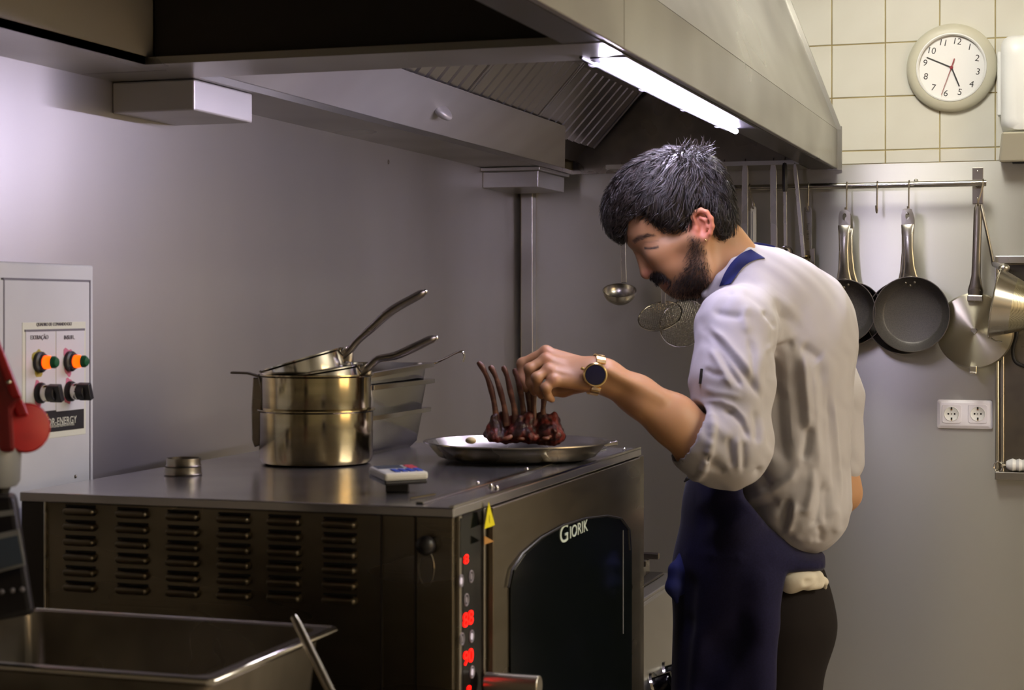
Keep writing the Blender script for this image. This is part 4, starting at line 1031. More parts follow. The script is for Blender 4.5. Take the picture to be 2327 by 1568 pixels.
# white tongs and flat spatula on their rail hooks
tg_ = thing('plastic_tongs', h6, 'white plastic tongs hanging behind the cook\'s neck', 'tongs')
for dx, y_ in ((0, 0), (-.011, .006)):
    zt4 = h6.z+.002-.012*(dx != 0)
    MB().loft([rrect(h6.x-.0075+dx, h6.x+.0075+dx, zt4-.21, zt4+.004, .007, h6.y-.006+y_), rrect(h6.x-.0075+dx, h6.x+.0075+dx, zt4-.21, zt4+.004, .007, h6.y-.001+y_)]).build('arm', M['white_pl'], tg_, sharp=30)
    MB().box((h6.x-.002+dx, h6.y-.008+y_, zt4-.20), (h6.x+.002+dx, h6.y-.006+y_, zt4-.012)).build('arm_rib', M['white_pl'], tg_, bevel=.0008)
sp = thing('flat_spatula', h5, 'flat steel spatula with printed handle hanging left of the frying pans', 'spatula')
MB().loft([rrect(h5.x-.011, h5.x+.011, h5.z-.115, h5.z+.010, .010, h5.y-.004), rrect(h5.x-.011, h5.x+.011, h5.z-.115, h5.z+.010, .010, h5.y)]).build('handle', M['steel_pol'], sp, sharp=30)
MB().box((h5.x-.015, h5.y-.003, h5.z-.30), (h5.x+.019, h5.y, h5.z-.110)).build('blade', M['steel_dark'], sp, bevel=.001)
text('printed_text', 'Inox 18/10', .0105, axes((0,0,-1),(1,0,0),(0,-1,0), Vector((h5.x, h5.y-.0043, h5.z-.062))), M['ink'], sp)
MB().tube([(h5.x+.006*math.cos(a), h5.y-.0045, h5.z+.006*math.sin(a)) for a in [2*math.pi*k/18 for k in range(19)]], .0014, 6).build('hanging_eye', M['steel_dark'], sp)
# ================================================================ implicit-surface modelling kit
def A3(p): return np.array(p, dtype=np.float64)
class Ell:
    def __init__(s, c, r, R=None, k=.02, op='+'):
        s.c = A3(c); s.r = A3(r if isinstance(r, (tuple, list)) else (r, r, r)); s.R = np.array(R) if R is not None else None; s.k = k; s.op = op; s.B = float(s.r.max()); s.bc = s.c
    def d(s, P):
        q = P - s.c
        if s.R is not None: q = q @ s.R
        a = np.sqrt(((q/s.r)**2).sum(1)); b = np.sqrt(((q/(s.r*s.r))**2).sum(1))
        return np.where(b > 1e-9, a*(a-1)/np.maximum(b, 1e-9), -s.r.min())
class Cone:
    def __init__(s, a, b, ra, rb=None, k=.02, op='+'):
        s.a = A3(a); s.b = A3(b); s.ra = ra; s.rb = ra if rb is None else rb; s.k = k; s.op = op
        s.bc = (s.a+s.b)/2; s.B = float(np.linalg.norm(s.b-s.a)/2+max(s.ra, s.rb))
    def d(s, P):
        ab = s.b-s.a; L2 = max(ab @ ab, 1e-12); t = np.clip(((P-s.a) @ ab)/L2, 0, 1)
        return np.linalg.norm(P-s.a-t[:, None]*ab, axis=1) - (s.ra+(s.rb-s.ra)*t)
class Fn:
    """arbitrary distance function, used everywhere"""
    def __init__(s, f, k=.01, op='x'): s.f = f; s.k = k; s.op = op; s.B = 1e9; s.bc = np.zeros(3)
    def d(s, P): return s.f(P)
def smin(a, b, k):
    h = np.clip(.5+.5*(b-a)/k, 0, 1); return b+(a-b)*h-k*h*(1-h)
def chain(pts, rs, k=.02, op='+'):
    return [Cone(pts[i], pts[i+1], rs[i], rs[i+1], k, op) for i in range(len(pts)-1)]
def field(prims):
    def f(P):
        P = np.asarray(P, dtype=np.float64); c = P.mean(0); R = np.sqrt(((P-c)**2).sum(1).max()) if len(P) > 1 else 0
        D = np.full(len(P), 1.0)
        for p in prims:
            if p.op in '+-' and np.linalg.norm(p.bc-c) > p.B+R+p.k+.045: continue
            d = p.d(P)
            if p.op == '+': D = smin(D, d, p.k)
            elif p.op == '-': D = -smin(-D, d, p.k)
            else: D = -smin(-D, -d, p.k)       # intersect
        return D
    return f
def sdf_mesh(f, lo, hi, h):
    lo = A3(lo); n = np.ceil((A3(hi)-lo)/h).astype(int); B = 8; nb = (n+B-1)//B; n = nb*B
    Fd = np.full(n+1, 1.0, dtype=np.float32)
    sb = 2; 
    bi = np.stack(np.meshgrid(*[np.arange(k) for k in nb], indexing='ij'), -1).reshape(-1, 3)
    cen = lo+(bi+.5)*B*h
    # evaluate block centres in spatial groups
    key = (bi//4); kid = key[:, 0]*100000+key[:, 1]*1000+key[:, 2]
    order = np.argsort(kid, kind='stable'); bounds = np.flatnonzero(np.diff(kid[order]))+1
    groups = np.split(order, bounds)
    off = np.stack(np.meshgrid(*[np.arange(B+1)]*3, indexing='ij'), -1).reshape(-1, 3)
    lim = B*h*.95+.004
    for g in groups:
        dc = f(cen[g]); act = g[np.abs(dc) < lim]; neg = g[dc <= -lim]
        for i in neg:
            a = bi[i]*B; Fd[a[0]:a[0]+B+1, a[1]:a[1]+B+1, a[2]:a[2]+B+1] = np.minimum(Fd[a[0]:a[0]+B+1, a[1]:a[1]+B+1, a[2]:a[2]+B+1], -.5)
    for g in groups:
        dc = f(cen[g]); act = g[np.abs(dc) < lim]
        for s0 in range(0, len(act), 16):
            ch = act[s0:s0+16]
            idx = (bi[ch][:, None, :]*B+off[None]).reshape(-1, 3)
            v = f(lo+idx*h); Fd[idx[:, 0], idx[:, 1], idx[:, 2]] = v
    Fd[0] = Fd[-1] = 1; Fd[:, 0] = Fd[:, -1] = 1; Fd[:, :, 0] = Fd[:, :, -1] = 1
    S_ = Fd < 0
    c = S_[:-1, :-1, :-1].astype(np.int8)
    for d in ((1,0,0),(0,1,0),(0,0,1),(1,1,0),(1,0,1),(0,1,1),(1,1,1)):
        c = c+S_[d[0]:S_.shape[0]-1+d[0], d[1]:S_.shape[1]-1+d[1], d[2]:S_.shape[2]-1+d[2]]
    cells = np.argwhere((c > 0) & (c < 8)); vid = np.full(c.shape, -1, dtype=np.int32); vid[tuple(cells.T)] = np.arange(len(cells))
    acc = np.zeros((len(cells), 3)); cnt = np.zeros(len(cells))
    cor = [(0,0,0),(1,0,0),(0,1,0),(1,1,0),(0,0,1),(1,0,1),(0,1,1),(1,1,1)]
    for i in range(8):
        for j in range(i+1, 8):
            if sum(abs(a-b) for a, b in zip(cor[i], cor[j])) != 1: continue
            pa, pb = cells+cor[i], cells+cor[j]; fa, fb = Fd[tuple(pa.T)].astype(float), Fd[tuple(pb.T)].astype(float)
            m = (fa < 0) != (fb < 0); t = fa/np.where(m, fa-fb, 1)
            acc += np.where(m[:, None], pa+(pb-pa)*t[:, None], 0); cnt += m
    V = lo+acc/np.maximum(cnt, 1)[:, None]*h
    quads = []
    for ax in range(3):
        e = [0, 0, 0]; e[ax] = 1; sh = S_.shape
        a = S_[:sh[0]-e[0], :sh[1]-e[1], :sh[2]-e[2]]; b = S_[e[0]:, e[1]:, e[2]:]
        ed = np.argwhere(a != b); u, w = [(1, 2), (2, 0), (0, 1)][ax]
        ok = (ed[:, u] > 0) & (ed[:, w] > 0) & (ed[:, u] < c.shape[u]) & (ed[:, w] < c.shape[w]) & (ed[:, ax] < c.shape[ax]); ed = ed[ok]
        fl = S_[tuple(ed.T)]
        du = np.zeros(3, int); du[u] = 1; dw = np.zeros(3, int); dw[w] = 1
        q = np.stack([vid[tuple((ed-du-dw).T)], vid[tuple((ed-dw).T)], vid[tuple(ed.T)], vid[tuple((ed-du).T)]], 1)
        q = np.where(fl[:, None], q, q[:, ::-1]); quads.append(q)
    Q = np.concatenate(quads); Q = Q[(Q >= 0).all(1)]
    return V, Q
def relax(V, Q, it=1, lam=.5):
    E = np.concatenate([Q[:, [0,1]], Q[:, [1,2]], Q[:, [2,3]], Q[:, [3,0]]])
    for _ in range(it):
        A = np.zeros_like(V); n = np.zeros(len(V))
        np.add.at(A, E[:, 0], V[E[:, 1]]); np.add.at(n, E[:, 0], 1)
        V = V*(1-lam)+lam*A/np.maximum(n, 1)[:, None]
    return V
def to_mesh(name, V, Q, M4=None, smooth=True):
    me = bpy.data.meshes.new(name)
    if M4 is not None:
        m = np.array(M4); V = V @ m[:3, :3].T+m[:3, 3]
    me.vertices.add(len(V)); me.vertices.foreach_set('co', V.astype(np.float32).ravel())
    k = Q.shape[1]
    me.loops.add(Q.size); me.loops.foreach_set('vertex_index', Q.astype(np.int32).ravel())
    me.polygons.add(len(Q)); me.polygons.foreach_set('loop_start', np.arange(0, Q.size, k, dtype=np.int32))
    me.update(calc_edges=True); me.validate()
    me.polygons.foreach_set('use_smooth', np.full(len(me.polygons), smooth))
    return me
def sdf_part(name, prims, lo, hi, h, m, parent, it=1, colfn=None):
    f = field(prims); V, Q = sdf_mesh(f, lo, hi, h)
    V = relax(V, Q, it)
    me = to_mesh(name, V, Q, wm(parent).inverted() if parent else None)
    if colfn is not None:
        c = colfn(V); at = me.color_attributes.new('tint', 'FLOAT_COLOR', 'POINT')
        at.data.foreach_set('color', np.concatenate([c, np.ones((len(c), 1))], 1).astype(np.float32).ravel())
    return link(name, me, m, parent), f, V, Q
def bbox(prims, pad=.02):
    P = [p for p in prims if p.op == '+']
    lo = np.min([p.bc-(p.r if isinstance(p, Ell) and p.R is None else p.B) if isinstance(p, Ell) else np.minimum(p.a-p.ra, p.b-p.rb) for p in P], 0)-pad
    hi = np.max([p.bc+(p.r if isinstance(p, Ell) and p.R is None else p.B) if isinstance(p, Ell) else np.maximum(p.a+p.ra, p.b+p.rb) for p in P], 0)+pad
    return lo, hi
def grad(f, P, e=.002):
    G = np.stack([f(P+np.eye(3)[i]*e)-f(P-np.eye(3)[i]*e) for i in range(3)], 1)
    return G/np.maximum(np.linalg.norm(G, axis=1), 1e-9)[:, None]
CAM = np.array([0, 0, CAMZ])
def pxy(P):
    """world points -> photo pixel position (used to author colour and trim regions on the figure)"""
    x = P[:, 0]*CY+P[:, 1]*SY; d = -P[:, 0]*SY+P[:, 1]*CY
    return CX+F*x/d, HOR-F*(P[:, 2]-CAMZ)/d, d
def poly_sd(X, Y, poly):
    P = np.array(poly, float); n = len(P); d = np.full(len(X), 1e18); ins = np.zeros(len(X), bool)
    for i in range(n):
        a, b = P[i], P[(i+1) % n]; ex, ey = b-a; wx, wy = X-a[0], Y-a[1]
        t = np.clip((wx*ex+wy*ey)/max(ex*ex+ey*ey, 1e-9), 0, 1); d = np.minimum(d, (wx-t*ex)**2+(wy-t*ey)**2)
        cnd = ((a[1] > Y) != (b[1] > Y)) & (X < (b[0]-a[0])*(Y-a[1])/(b[1]-a[1]+1e-12)+a[0]); ins ^= cnd
    return np.where(ins, -1, 1)*np.sqrt(d)
def hit(f, px, py, d0=2.6, d1=4.0, guess=None):
    """first surface point of field f along the sight line"""
    ds = np.arange(d0, d1, .004); r = np.array(_ray(px, py)); P = CAM+ds[:, None]*r
    v = f(P[:1]) if False else np.concatenate([f(P[i:i+40]) for i in range(0, len(P), 40)])
    k = np.flatnonzero(v < 0)
    if len(k) == 0: return None
    i = k[0]
    if i == 0: return P[0]
    t = v[i-1]/(v[i-1]-v[i]); return P[i-1]+(P[i]-P[i-1])*t
# ================================================================ the cook
RT = np.array([CY, SY, 0.]); UP = np.array([0, 0, 1.]); TW_ = np.array([SY, -CY, 0.])   # image right, up, towards the camera
def SR(deg):
    a = math.radians(deg); return np.stack([RT*math.cos(a)+UP*math.sin(a), -RT*math.sin(a)+UP*math.cos(a), TW_], 1)
def W3(px, py, d): return np.array(Wp(px, py, d))
HD = 3.35
def H(px, py, w=0): return W3(px, py, HD-w)
ck_base = Wp(1730, 1500, 3.42); ck_base.z = 0
cook = thing('person', ck_base, 'bearded cook in white jacket and navy apron bending over the lamb', 'person')

# ---- skin body: head, neck, trunk, both arms, left hand
sk_ = []
E = lambda px, py, w, r, rot=None, k=.02, op='+': sk_.append(Ell(H(px, py, w), r, SR(rot) if rot is not None else SR(0), k, op))
K = lambda a, b, ra, rb=None, k=.02, op='+': sk_.append(Cone(H(*a), H(*b), ra, rb, k, op))
E(1532, 472, 0, (.098, .086, .074), 5)
E(1464, 520, 0, (.040, .044, .056), 20, .03)
E(1514, 578, 0, (.036, .072, .050), 38, .03)
E(1548, 585, 0, (.045, .060, .052), 38, .03)
for s_ in (1, -1):
    E(1514, 588, s_*.034, (.026, .040, .022), 38, .02)
    K((1488, 576, s_*.044), (1575, 538, s_*.066), .012, .012, .02)
    K((1590, 545, s_*.056), (1594, 612, s_*.050), .022, .022, .025)
    K((1594, 612, s_*.050), (1552, 653, s_*.016), .021, .017, .02)
    K((1441, 550, s_*.006), (1467, 537, s_*.044), .0085, .008, .010)
    K((1461, 582, s_*.007), (1486, 613, s_*.011), .0075, .008, .008)
    E(1485, 619, s_*.0125, (.0095, .0085, .007), 38, .005)
E(1530, 632, 0, (.030, .032, .034), 38, .02)
E(1548, 654, 0, (.020, .019, .022), 0, .015)
K((1451, 572, 0), (1467, 616, 0), .0075, .0105, .008)
E(1470, 622, 0, (.0115, .011, .011), 0, .006)
for s_ in (1, -1):
    E(1480, 557, s_*.031, (.0140, .0115, .0125), 0, .004)
    K((1464, 550, s_*.031), (1494, 549, s_*.042), .0036, .0026, .005)
    E(1490, 624, s_*.008, (.004, .003, .003), 0, .003, '-')
sk_.append(Ell(H(1509, 641, 0), (.0070, .0062, .021), SR(38), .004))
sk_.append(Ell(H(1519, 652, 0), (.0080, .0072, .019), SR(38), .004))
K((1508, 648, 0), (1524, 642, .022), .0018, .0014, .003, '-'); K((1508, 648, 0), (1524, 642, -.022), .0018, .0014, .003, '-')
# neck
K((1602, 592, 0), (1672, 668, 0), .052, .060, .03)
K((1632, 540, 0), (1688, 622, 0), .046, .052, .03)
# ears
for s_ in (1, -1):
    E(1594, 513, s_*.072, (.016, .026, .008), 10, .010)
    hel = [(1580,506,.079),(1574,494,.079),(1580,482,.082),(1593,477,.086),(1606,482,.090),(1616,496,.092),(1619,514,.091),(1614,530,.088),(1606,541,.083)]
    for a, b in zip(hel[:-1], hel[1:]): K((a[0], a[1], s_*a[2]), (b[0], b[1], s_*b[2]), .0042, .0042, .004)
    E(1601, 543, s_*.080, (.0075, .0085, .005), 0, .006)
    ant = [(1592,495,.083),(1603,500,.086),(1606,515,.085),(1600,528,.081)]
    for a, b in zip(ant[:-1], ant[1:]): K((a[0], a[1], s_*a[2]), (b[0], b[1], s_*b[2]), .0032, .0032, .005)
    E(1593, 517, s_*.088, (.008, .012, .010), 0, .004, '-')
    E(1583, 520, s_*.080, (.004, .006, .004), 0, .005)
# trunk under the jacket
Bp = lambda a, b, ra, rb=None, k=.04: sk_.append(Cone(W3(*a), W3(*b), ra, rb, k))
Bp((1690, 650, 3.37), (1770, 800, 3.43), .05, .09); Bp((1770, 800, 3.43), (1770, 1080, 3.43), .09, .08); Bp((1770, 1080, 3.43), (1745, 1300, 3.43), .08, .085)
# left arm (near the camera)
Bp((1750, 740, 3.38), (1690, 770, 3.23), .05, .045); Bp((1690, 770, 3.23), (1652, 1015, 3.14), .044, .036)
fa = [(1642,1030,3.135),(1600,1012,3.13),(1530,952,3.12),(1447,897,3.105),(1375,856,3.09),(1342,848,3.085)]; fr_ = [.040,.044,.0415,.032,.0275,.026]
sk_ += chain([W3(*p) for p in fa], fr_, .02)
sk_.append(Cone(W3(1570,1012,3.11), W3(1460,925,3.09), .026, .016, .025))       # forearm belly
sk_.append(Cone(W3(1625,1052,3.13), W3(1585,1046,3.12), .022, .024, .03))       # elbow
sk_.append(Cone(W3(1380,842,3.055), W3(1500,905,3.085), .0055, .008, .018))     # tendon line
# right arm, mostly hidden behind the back
Bp((1810, 740, 3.55), (1900, 1060, 3.545), .045, .032); Bp((1900, 1060, 3.545), (1915, 1120, 3.55), .034, .030); Bp((1915, 1120, 3.55), (1850, 1190, 3.62), .030, .028)
Bp((1850, 1190, 3.62), (1700, 1200, 3.66), .028, .026)
sk_ += chain([W3(1700,1200,3.66), W3(1668,1202,3.665)], [.026,.028], .02)
for q in range(4):
    sk_ += chain([W3(1668,1190+9*q,3.655+.004*q), W3(1640,1196+10*q,3.645), W3(1636,1214+8*q,3.625), W3(1648,1222+7*q,3.615)], [.011,.0095,.0085,.0075], .006)
sk_ += chain([W3(1680,1200,3.65), W3(1664,1190,3.62), W3(1650,1196,3.60)], [.012,.010,.008], .008)
# left hand on the bones: knuckles, fingers, thumb
hd = []
kn = [(1240,801,3.112),(1240,818,3.088),(1246,842,3.068),(1257,866,3.056)]
wr = [(1338,836,3.10),(1336,846,3.086),(1334,857,3.076),(1334,868,3.072)]
for i in range(4):
    hd.append(Cone(W3(*wr[i]), W3(*kn[i]), .0165, .0112-.0006*i, .012))
hd.append(Cone(W3(1330,855,3.10), W3(1268,850,3.10), .020, .018, .012))
hd.append(Cone(W3(1352,850,3.087), W3(1318,848,3.09), .0265, .022, .015))
fing = [[kn[0],(1187,826,3.118),(1184,860,3.112),(1195,884,3.106)], [kn[1],(1204,838,3.080),(1205,870,3.084),(1214,891,3.090)],
        [kn[2],(1220,858,3.058),(1222,884,3.066),(1230,899,3.076)], [kn[3],(1240,882,3.050),(1245,900,3.058),(1254,908,3.066)]]
fr2 = [[.0108,.0092,.0080,.0066],[.0108,.0094,.0082,.0068],[.0102,.0090,.0078,.0066],[.0094,.0080,.0070,.0060]]
for p, r in zip(fing, fr2):
    hd += chain([W3(*q) for q in p], r, .005)
    hd.append(Ell(W3(*p[1]), (r[1]*1.06,)*3, None, .004))
for i in range(4): hd.append(Ell(W3(kn[i][0]+1, kn[i][1]-2, kn[i][2]-.002), (.0105,.0095,.0105), None, .006))
for i in range(3): hd.append(Cone(W3(kn[i][0]+10, kn[i][1]+1, kn[i][2]-.010), W3(wr[i][0]-18, wr[i][1], wr[i][2]-.013), .0026, .0022, .006))
hd += chain([W3(1322,872,3.115), W3(1280,884,3.128), W3(1246,888,3.122), W3(1222,890,3.112)], [.016,.0135,.0105,.0085], .008)
sk_ += hd
BEARD = [(1521,652),(1528,641),(1544,632),(1556,612),(1563,590),(1570,565),(1571,540),(1588,545),(1600,575),(1609,615),(1611,645),(1595,668),(1565,677),(1545,673),(1530,665)]
MOUST = [(1476,626),(1484,617),(1500,618),(1514,628),(1526,640),(1522,644),(1506,638),(1492,646),(1480,643)]
BROW = [(1436,547),(1450,535),(1472,530),(1490,536),(1474,539),(1456,545),(1442,553)]
def soft(d, w): return np.clip(.5-d/w, 0, 1)
def skin_col(V):
    X, Y, D = pxy(V); c = np.tile(np.array([.46, .245, .125]), (len(V), 1))
    def blend(m, col): c[:] = c*(1-m[:, None])+np.array(col)*m[:, None]
    headz = (X > 1400) & (Y < 700)
    blend(soft(np.hypot(X-1598, Y-510)-34, 14)*.75*headz*(np.abs(HD-D) > .068), (.62, .20, .13))
    blend(soft(np.hypot(X-1472, Y-622)-12, 16)*.55*headz, (.58, .21, .15))
    blend(soft(np.hypot((X-1530), (Y-585))-22, 30)*.25*headz, (.56, .25, .14))
    blend(soft(np.hypot((X-1480)/1.6, (Y-556))-9, 8)*.28*headz, (.24, .115, .075))  # eye socket shade put into the skin colour
    blend(soft(np.abs(Y-(566-.10*(X-1465)-.008*(X-1481)**2))-2.6, 2.6)*(np.abs(X-1481) < 17)*headz*.95, (.02, .014, .014))
    blend(soft(np.abs(Y-(551-.10*(X-1465)-.006*(X-1481)**2))-1.2, 3.0)*(np.abs(X-1481) < 16)*headz*.55, (.16, .08, .055))  # shade of the lid crease drawn into the colour
    blend(soft(poly_sd(X, Y, BROW), 5)*headz*.85, (.05, .032, .025))
    blend(soft(poly_sd(X, Y, BEARD), 22)*headz*.74, (.050, .036, .029))
    blend(soft(poly_sd(X, Y, MOUST), 7)*headz*.9, (.035, .026, .022))
    lip = soft(np.hypot((X-1512)/1.0, (Y-648)/1.3)-9, 5)*headz*(X < 1528); blend(lip*.6, (.36, .14, .115))
    kx = np.zeros(len(V))
    for a, b, d_ in kn: kx = np.maximum(kx, soft(np.hypot(X-a, Y-b)-10, 14))
    blend(kx*.35, (.55, .24, .16))
    return c
skm = bpy.data.materials.new('skin'); skm.use_nodes = True
b_ = skm.node_tree.nodes['Principled BSDF']; at_ = skm.node_tree.nodes.new('ShaderNodeVertexColor'); at_.layer_name = 'tint'
skm.node_tree.links.new(at_.outputs[0], b_.inputs['Base Color']); b_.inputs['Roughness'].default_value = .48
b_.inputs['Subsurface Weight'].default_value = .12; b_.inputs['Subsurface Radius'].default_value = (.008, .003, .0015); b_.inputs['Subsurface Scale'].default_value = 1
M['skin'] = skm
lo, hi = bbox(sk_)
body, fskin, Vs, Qs = sdf_part('body', sk_, lo, hi, .0024, skm, cook, 1, skin_col)

# ---- hair
HP = [(1369,508),(1371,472),(1382,442),(1396,418),(1412,396),(1440,373),(1480,352),(1520,340),(1560,337),(1598,346),(1628,366),(1648,398),(1659,432),(1665,470),(1671,505),(1676,536),(1660,546),(1640,548),(1626,536),(1622,512),(1612,486),(1594,472),(1577,478),(1569,494),(1567,515),(1562,540),(1553,524),(1526,527),(1496,514),(1470,495),(1450,490),(1430,504),(1420,520),(1413,547),(1398,540),(1382,528)]
s_px = HD/F
def hair_cut(P):
    X, Y, D = pxy(P); return poly_sd(X, Y, HP)*s_px
hr = [Ell(H(1524, 462), (.134, .116, .085), SR(5), .01), Ell(H(1600, 500), (.062, .055, .080), SR(0), .03), Fn(hair_cut, .022)]
hair, fhair, Vh, Qh = sdf_part('hair', hr, H(1524,440)-.17, H(1524,440)+.17, .004, None, cook, 2)
hm_ = mat('hair', '#120d0b', .36, spec=.6, noise=('#2b231f', (90, 90, 90), .42, .62)); hm_b = mat('beard_hair', '#1a1311', .5, spec=.4)
hair.data.materials.append(hm_)
def strands(name, roots, dirs, length, f, r0, m, parent, nseg=5, lift=.0015, curl=None, tip=.2, follow=True):
    n = len(roots); P = roots.copy(); D = dirs.copy(); rings = []; pts = [P.copy()]
    step = length/nseg
    for k in range(nseg):
        P = P+D*step[:, None]
        if follow:
            g = grad(f, P); d = f(P); P = P-g*(d-lift*(1+k*.5))[:, None]
            D = D-g*(D*g).sum(1)[:, None]; 
        if curl is not None: D = D+curl*.25
        D /= np.maximum(np.linalg.norm(D, axis=1), 1e-9)[:, None]; pts.append(P.copy())
    pts = np.stack(pts, 1); k = nseg+1
    T = np.gradient(pts, axis=1); T /= np.maximum(np.linalg.norm(T, axis=2), 1e-9)[..., None]
    ref = np.random.randn(n, 1, 3); U = ref-T*(ref*T).sum(2)[..., None]; U /= np.maximum(np.linalg.norm(U, axis=2), 1e-9)[..., None]; Wv = np.cross(T, U)
    rad = r0[:, None]*(1-(1-tip)*np.linspace(0, 1, k)[None]**1.5)
    V = np.stack([pts+rad[..., None]*(U*math.cos(a)+Wv*math.sin(a)) for a in (0, 2.094, 4.189)], 2).reshape(-1, 3)
    b = (np.arange(n)*k*3)[:, None, None]+(np.arange(k-1)*3)[None, :, None]; i = np.arange(3)[None, None]; j = (i+1) % 3
    Q = np.stack([b+i, b+j, b+3+j, b+3+i], -1).reshape(-1, 4)
    me = to_mesh(name, V, Q, wm(parent).inverted()); return tag(link(name, me, m, parent), kind='stuff')
rng_ = np.random.default_rng(3)
Gh = grad(fhair, Vh); crown = H(1570, 352, .01)
sel = rng_.choice(len(Vh), 7500); R0 = Vh[sel]; N0 = Gh[sel]
X, Y, Dd = pxy(R0)
keep = (poly_sd(X, Y, HP) < 3) & (N0 @ np.array(RT*0+UP) > -.75); R0, N0 = R0[keep], N0[keep]
dv = R0-crown; dv = dv-N0*(dv*N0).sum(1)[:, None]; dv /= np.maximum(np.linalg.norm(dv, axis=1), 1e-6)[:, None]
dv = dv+np.array([0, 0, -.5])+.25*(-RT)*(R0 @ RT < H(1560,400) @ RT)[:, None]
cell = np.floor(R0/.011); seed = (cell @ np.array([12.9, 78.2, 37.7])); ang = np.sin(seed)*43758.5; ang = (ang-np.floor(ang)-.5)
tang = np.cross(N0, dv); dv = dv+tang*ang[:, None]*1.3+rng_.normal(0, .12, dv.shape)
dv -= N0*(dv*N0).sum(1)[:, None]; dv /= np.linalg.norm(dv, axis=1)[:, None]
strands('hair_strands', R0-N0*.001, dv, rng_.uniform(.020, .042, len(R0)), fhair, rng_.uniform(.0006, .0012, len(R0)), hm_, hair, lift=rng_.uniform(.0008, .0042, len(R0)))
# tuft at the crown and loose ends
tp = np.array([hit(fhair, x, y, 3.2, 3.5) if hit(fhair, x, y, 3.2, 3.5) is not None else H(x, y) for x, y in zip(rng_.uniform(1535, 1615, 110), rng_.uniform(342, 374, 110))])
td = np.stack([RT*a+UP*b+TW_*c for a, b, c in zip(rng_.normal(.1, .55, 110), rng_.uniform(.35, 1, 110), rng_.normal(0, .3, 110))]); td /= np.linalg.norm(td, axis=1)[:, None]
strands('hair_tuft', tp, td, rng_.uniform(.016, .036, 110), fhair, rng_.uniform(.0007, .0011, 110), hm_, hair, follow=False, curl=np.stack([RT*rng_.normal(.35, .3)-UP*.25 for _ in range(110)]), tip=.3)
# beard, moustache, brows: short hairs standing on the skin
Xs, Ys, Ds = pxy(Vs); hz_ = (Xs > 1400) & (Xs < 1640) & (Ys < 700) & (Ys > 520)
Vf = Vs[hz_]; Xf, Yf = Xs[hz_], Ys[hz_]
def short(name, poly, n, ln, r, dirfn, soft_w=10, parent=body):
    dd = poly_sd(Xf, Yf, poly); p = np.clip(.5-dd/soft_w, 0, 1); p /= p.sum(); s = rng_.choice(len(Vf), n, p=p); Rr = Vf[s]+rng_.normal(0, .0008, (n, 3)); g = grad(fskin, Rr)
    D = dirfn(Rr, g)+rng_.normal(0, .22, (n, 3)); D /= np.linalg.norm(D, axis=1)[:, None]
    return strands(name, Rr-g*.0008, D, rng_.uniform(ln*.6, ln*1.2, n), fskin, rng_.uniform(r*.7, r*1.1, n), hm_b, parent, nseg=3, follow=False, tip=.3)
short('beard', BEARD, 3000, .0085, .0004, lambda R_, g: g*.75-UP*.8-RT*.25, 20)
short('moustache', MOUST, 900, .008, .00045, lambda R_, g: g*.7-UP*.9+RT*.1, 6)
short('eyebrow', BROW, 200, .007, .0004, lambda R_, g: g*.25+RT*.9+UP*.1, 4)

# ---- trousers
tr = [Cone(W3(1760,1330,3.44), W3(1775,1420,3.44), .100, .105, .05), Ell(W3(1785,1400,3.40), (.078,.095,.09), SR(0), .05), Ell(W3(1785,1400,3.52), (.075,.09,.085), SR(0), .05)]
gz0 = 698+1.42/3.4*4000
tr += chain([W3(1770,1430,3.38), W3(1752,1850,3.38), W3(1750,gz0-110,3.40)], [.097,.068,.058], .03) + chain([W3(1770,1430,3.52), W3(1740,1850,3.53), W3(1735,gz0-40,3.53)], [.09,.066,.058], .03)
lo, hi = bbox(tr); sdf_part('trousers', tr, lo, hi, .007, M['trousers'], cook, 2)
for d, x in ((3.38, 1735), (3.53, 1722)):
    a = W3(x+25, 2300, d); a[2] = .045; t_ = a-RT*.17; t_[2] = .035
    sh = [Cone(a, t_, .045, .04, .03), Fn(lambda P: .0-P[:, 2]+.002, .005)]; lo, hi = bbox(sh); sdf_part('shoe', sh, lo, hi, .007, M['shoe'], cook, 1)

# ---- jacket with folds
jk = [Ell(W3(1778, 815, 3.43), (.134, .185, .165), SR(6), .05), Ell(W3(1785, 1010, 3.43), (.124, .20, .16), SR(0), .05),
      Ell(W3(1806, 1150, 3.43), (.103, .092, .150), SR(-8), .05),
      Cone(W3(1676, 745, 3.235), W3(1738, 672, 3.37), .066, .074, .05), Cone(W3(1738, 672, 3.37), W3(1812, 700, 3.56), .076, .074, .05),
      Cone(W3(1692, 640, 3.36), W3(1800, 745, 3.43), .062, .120, .05)]
slv = [Cone(W3(1672, 745, 3.215), W3(1664, 870, 3.165), .073, .071, .03), Cone(W3(1664, 870, 3.165), W3(1662, 985, 3.145), .071, .064, .03),
       Cone(W3(1664, 985, 3.145), W3(1655, 1030, 3.14), .068, .066, .02)]
cuf = [Cone(W3(1668, 1010, 3.14), W3(1597, 1000, 3.128), .070, .066, .015), Cone(W3(1650, 1040, 3.14), W3(1612, 1052, 3.13), .040, .030, .03)]
rsl = [Cone(W3(1825, 730, 3.56), W3(1895, 900, 3.555), .075, .058, .04), Cone(W3(1895, 900, 3.555), W3(1908, 1048, 3.55), .056, .050, .02)]
base = jk+slv+cuf+rsl
fb = field(base)
FOLDS = []   # (path, width px, height m, kind): cloth folds as real relief of the jacket surface
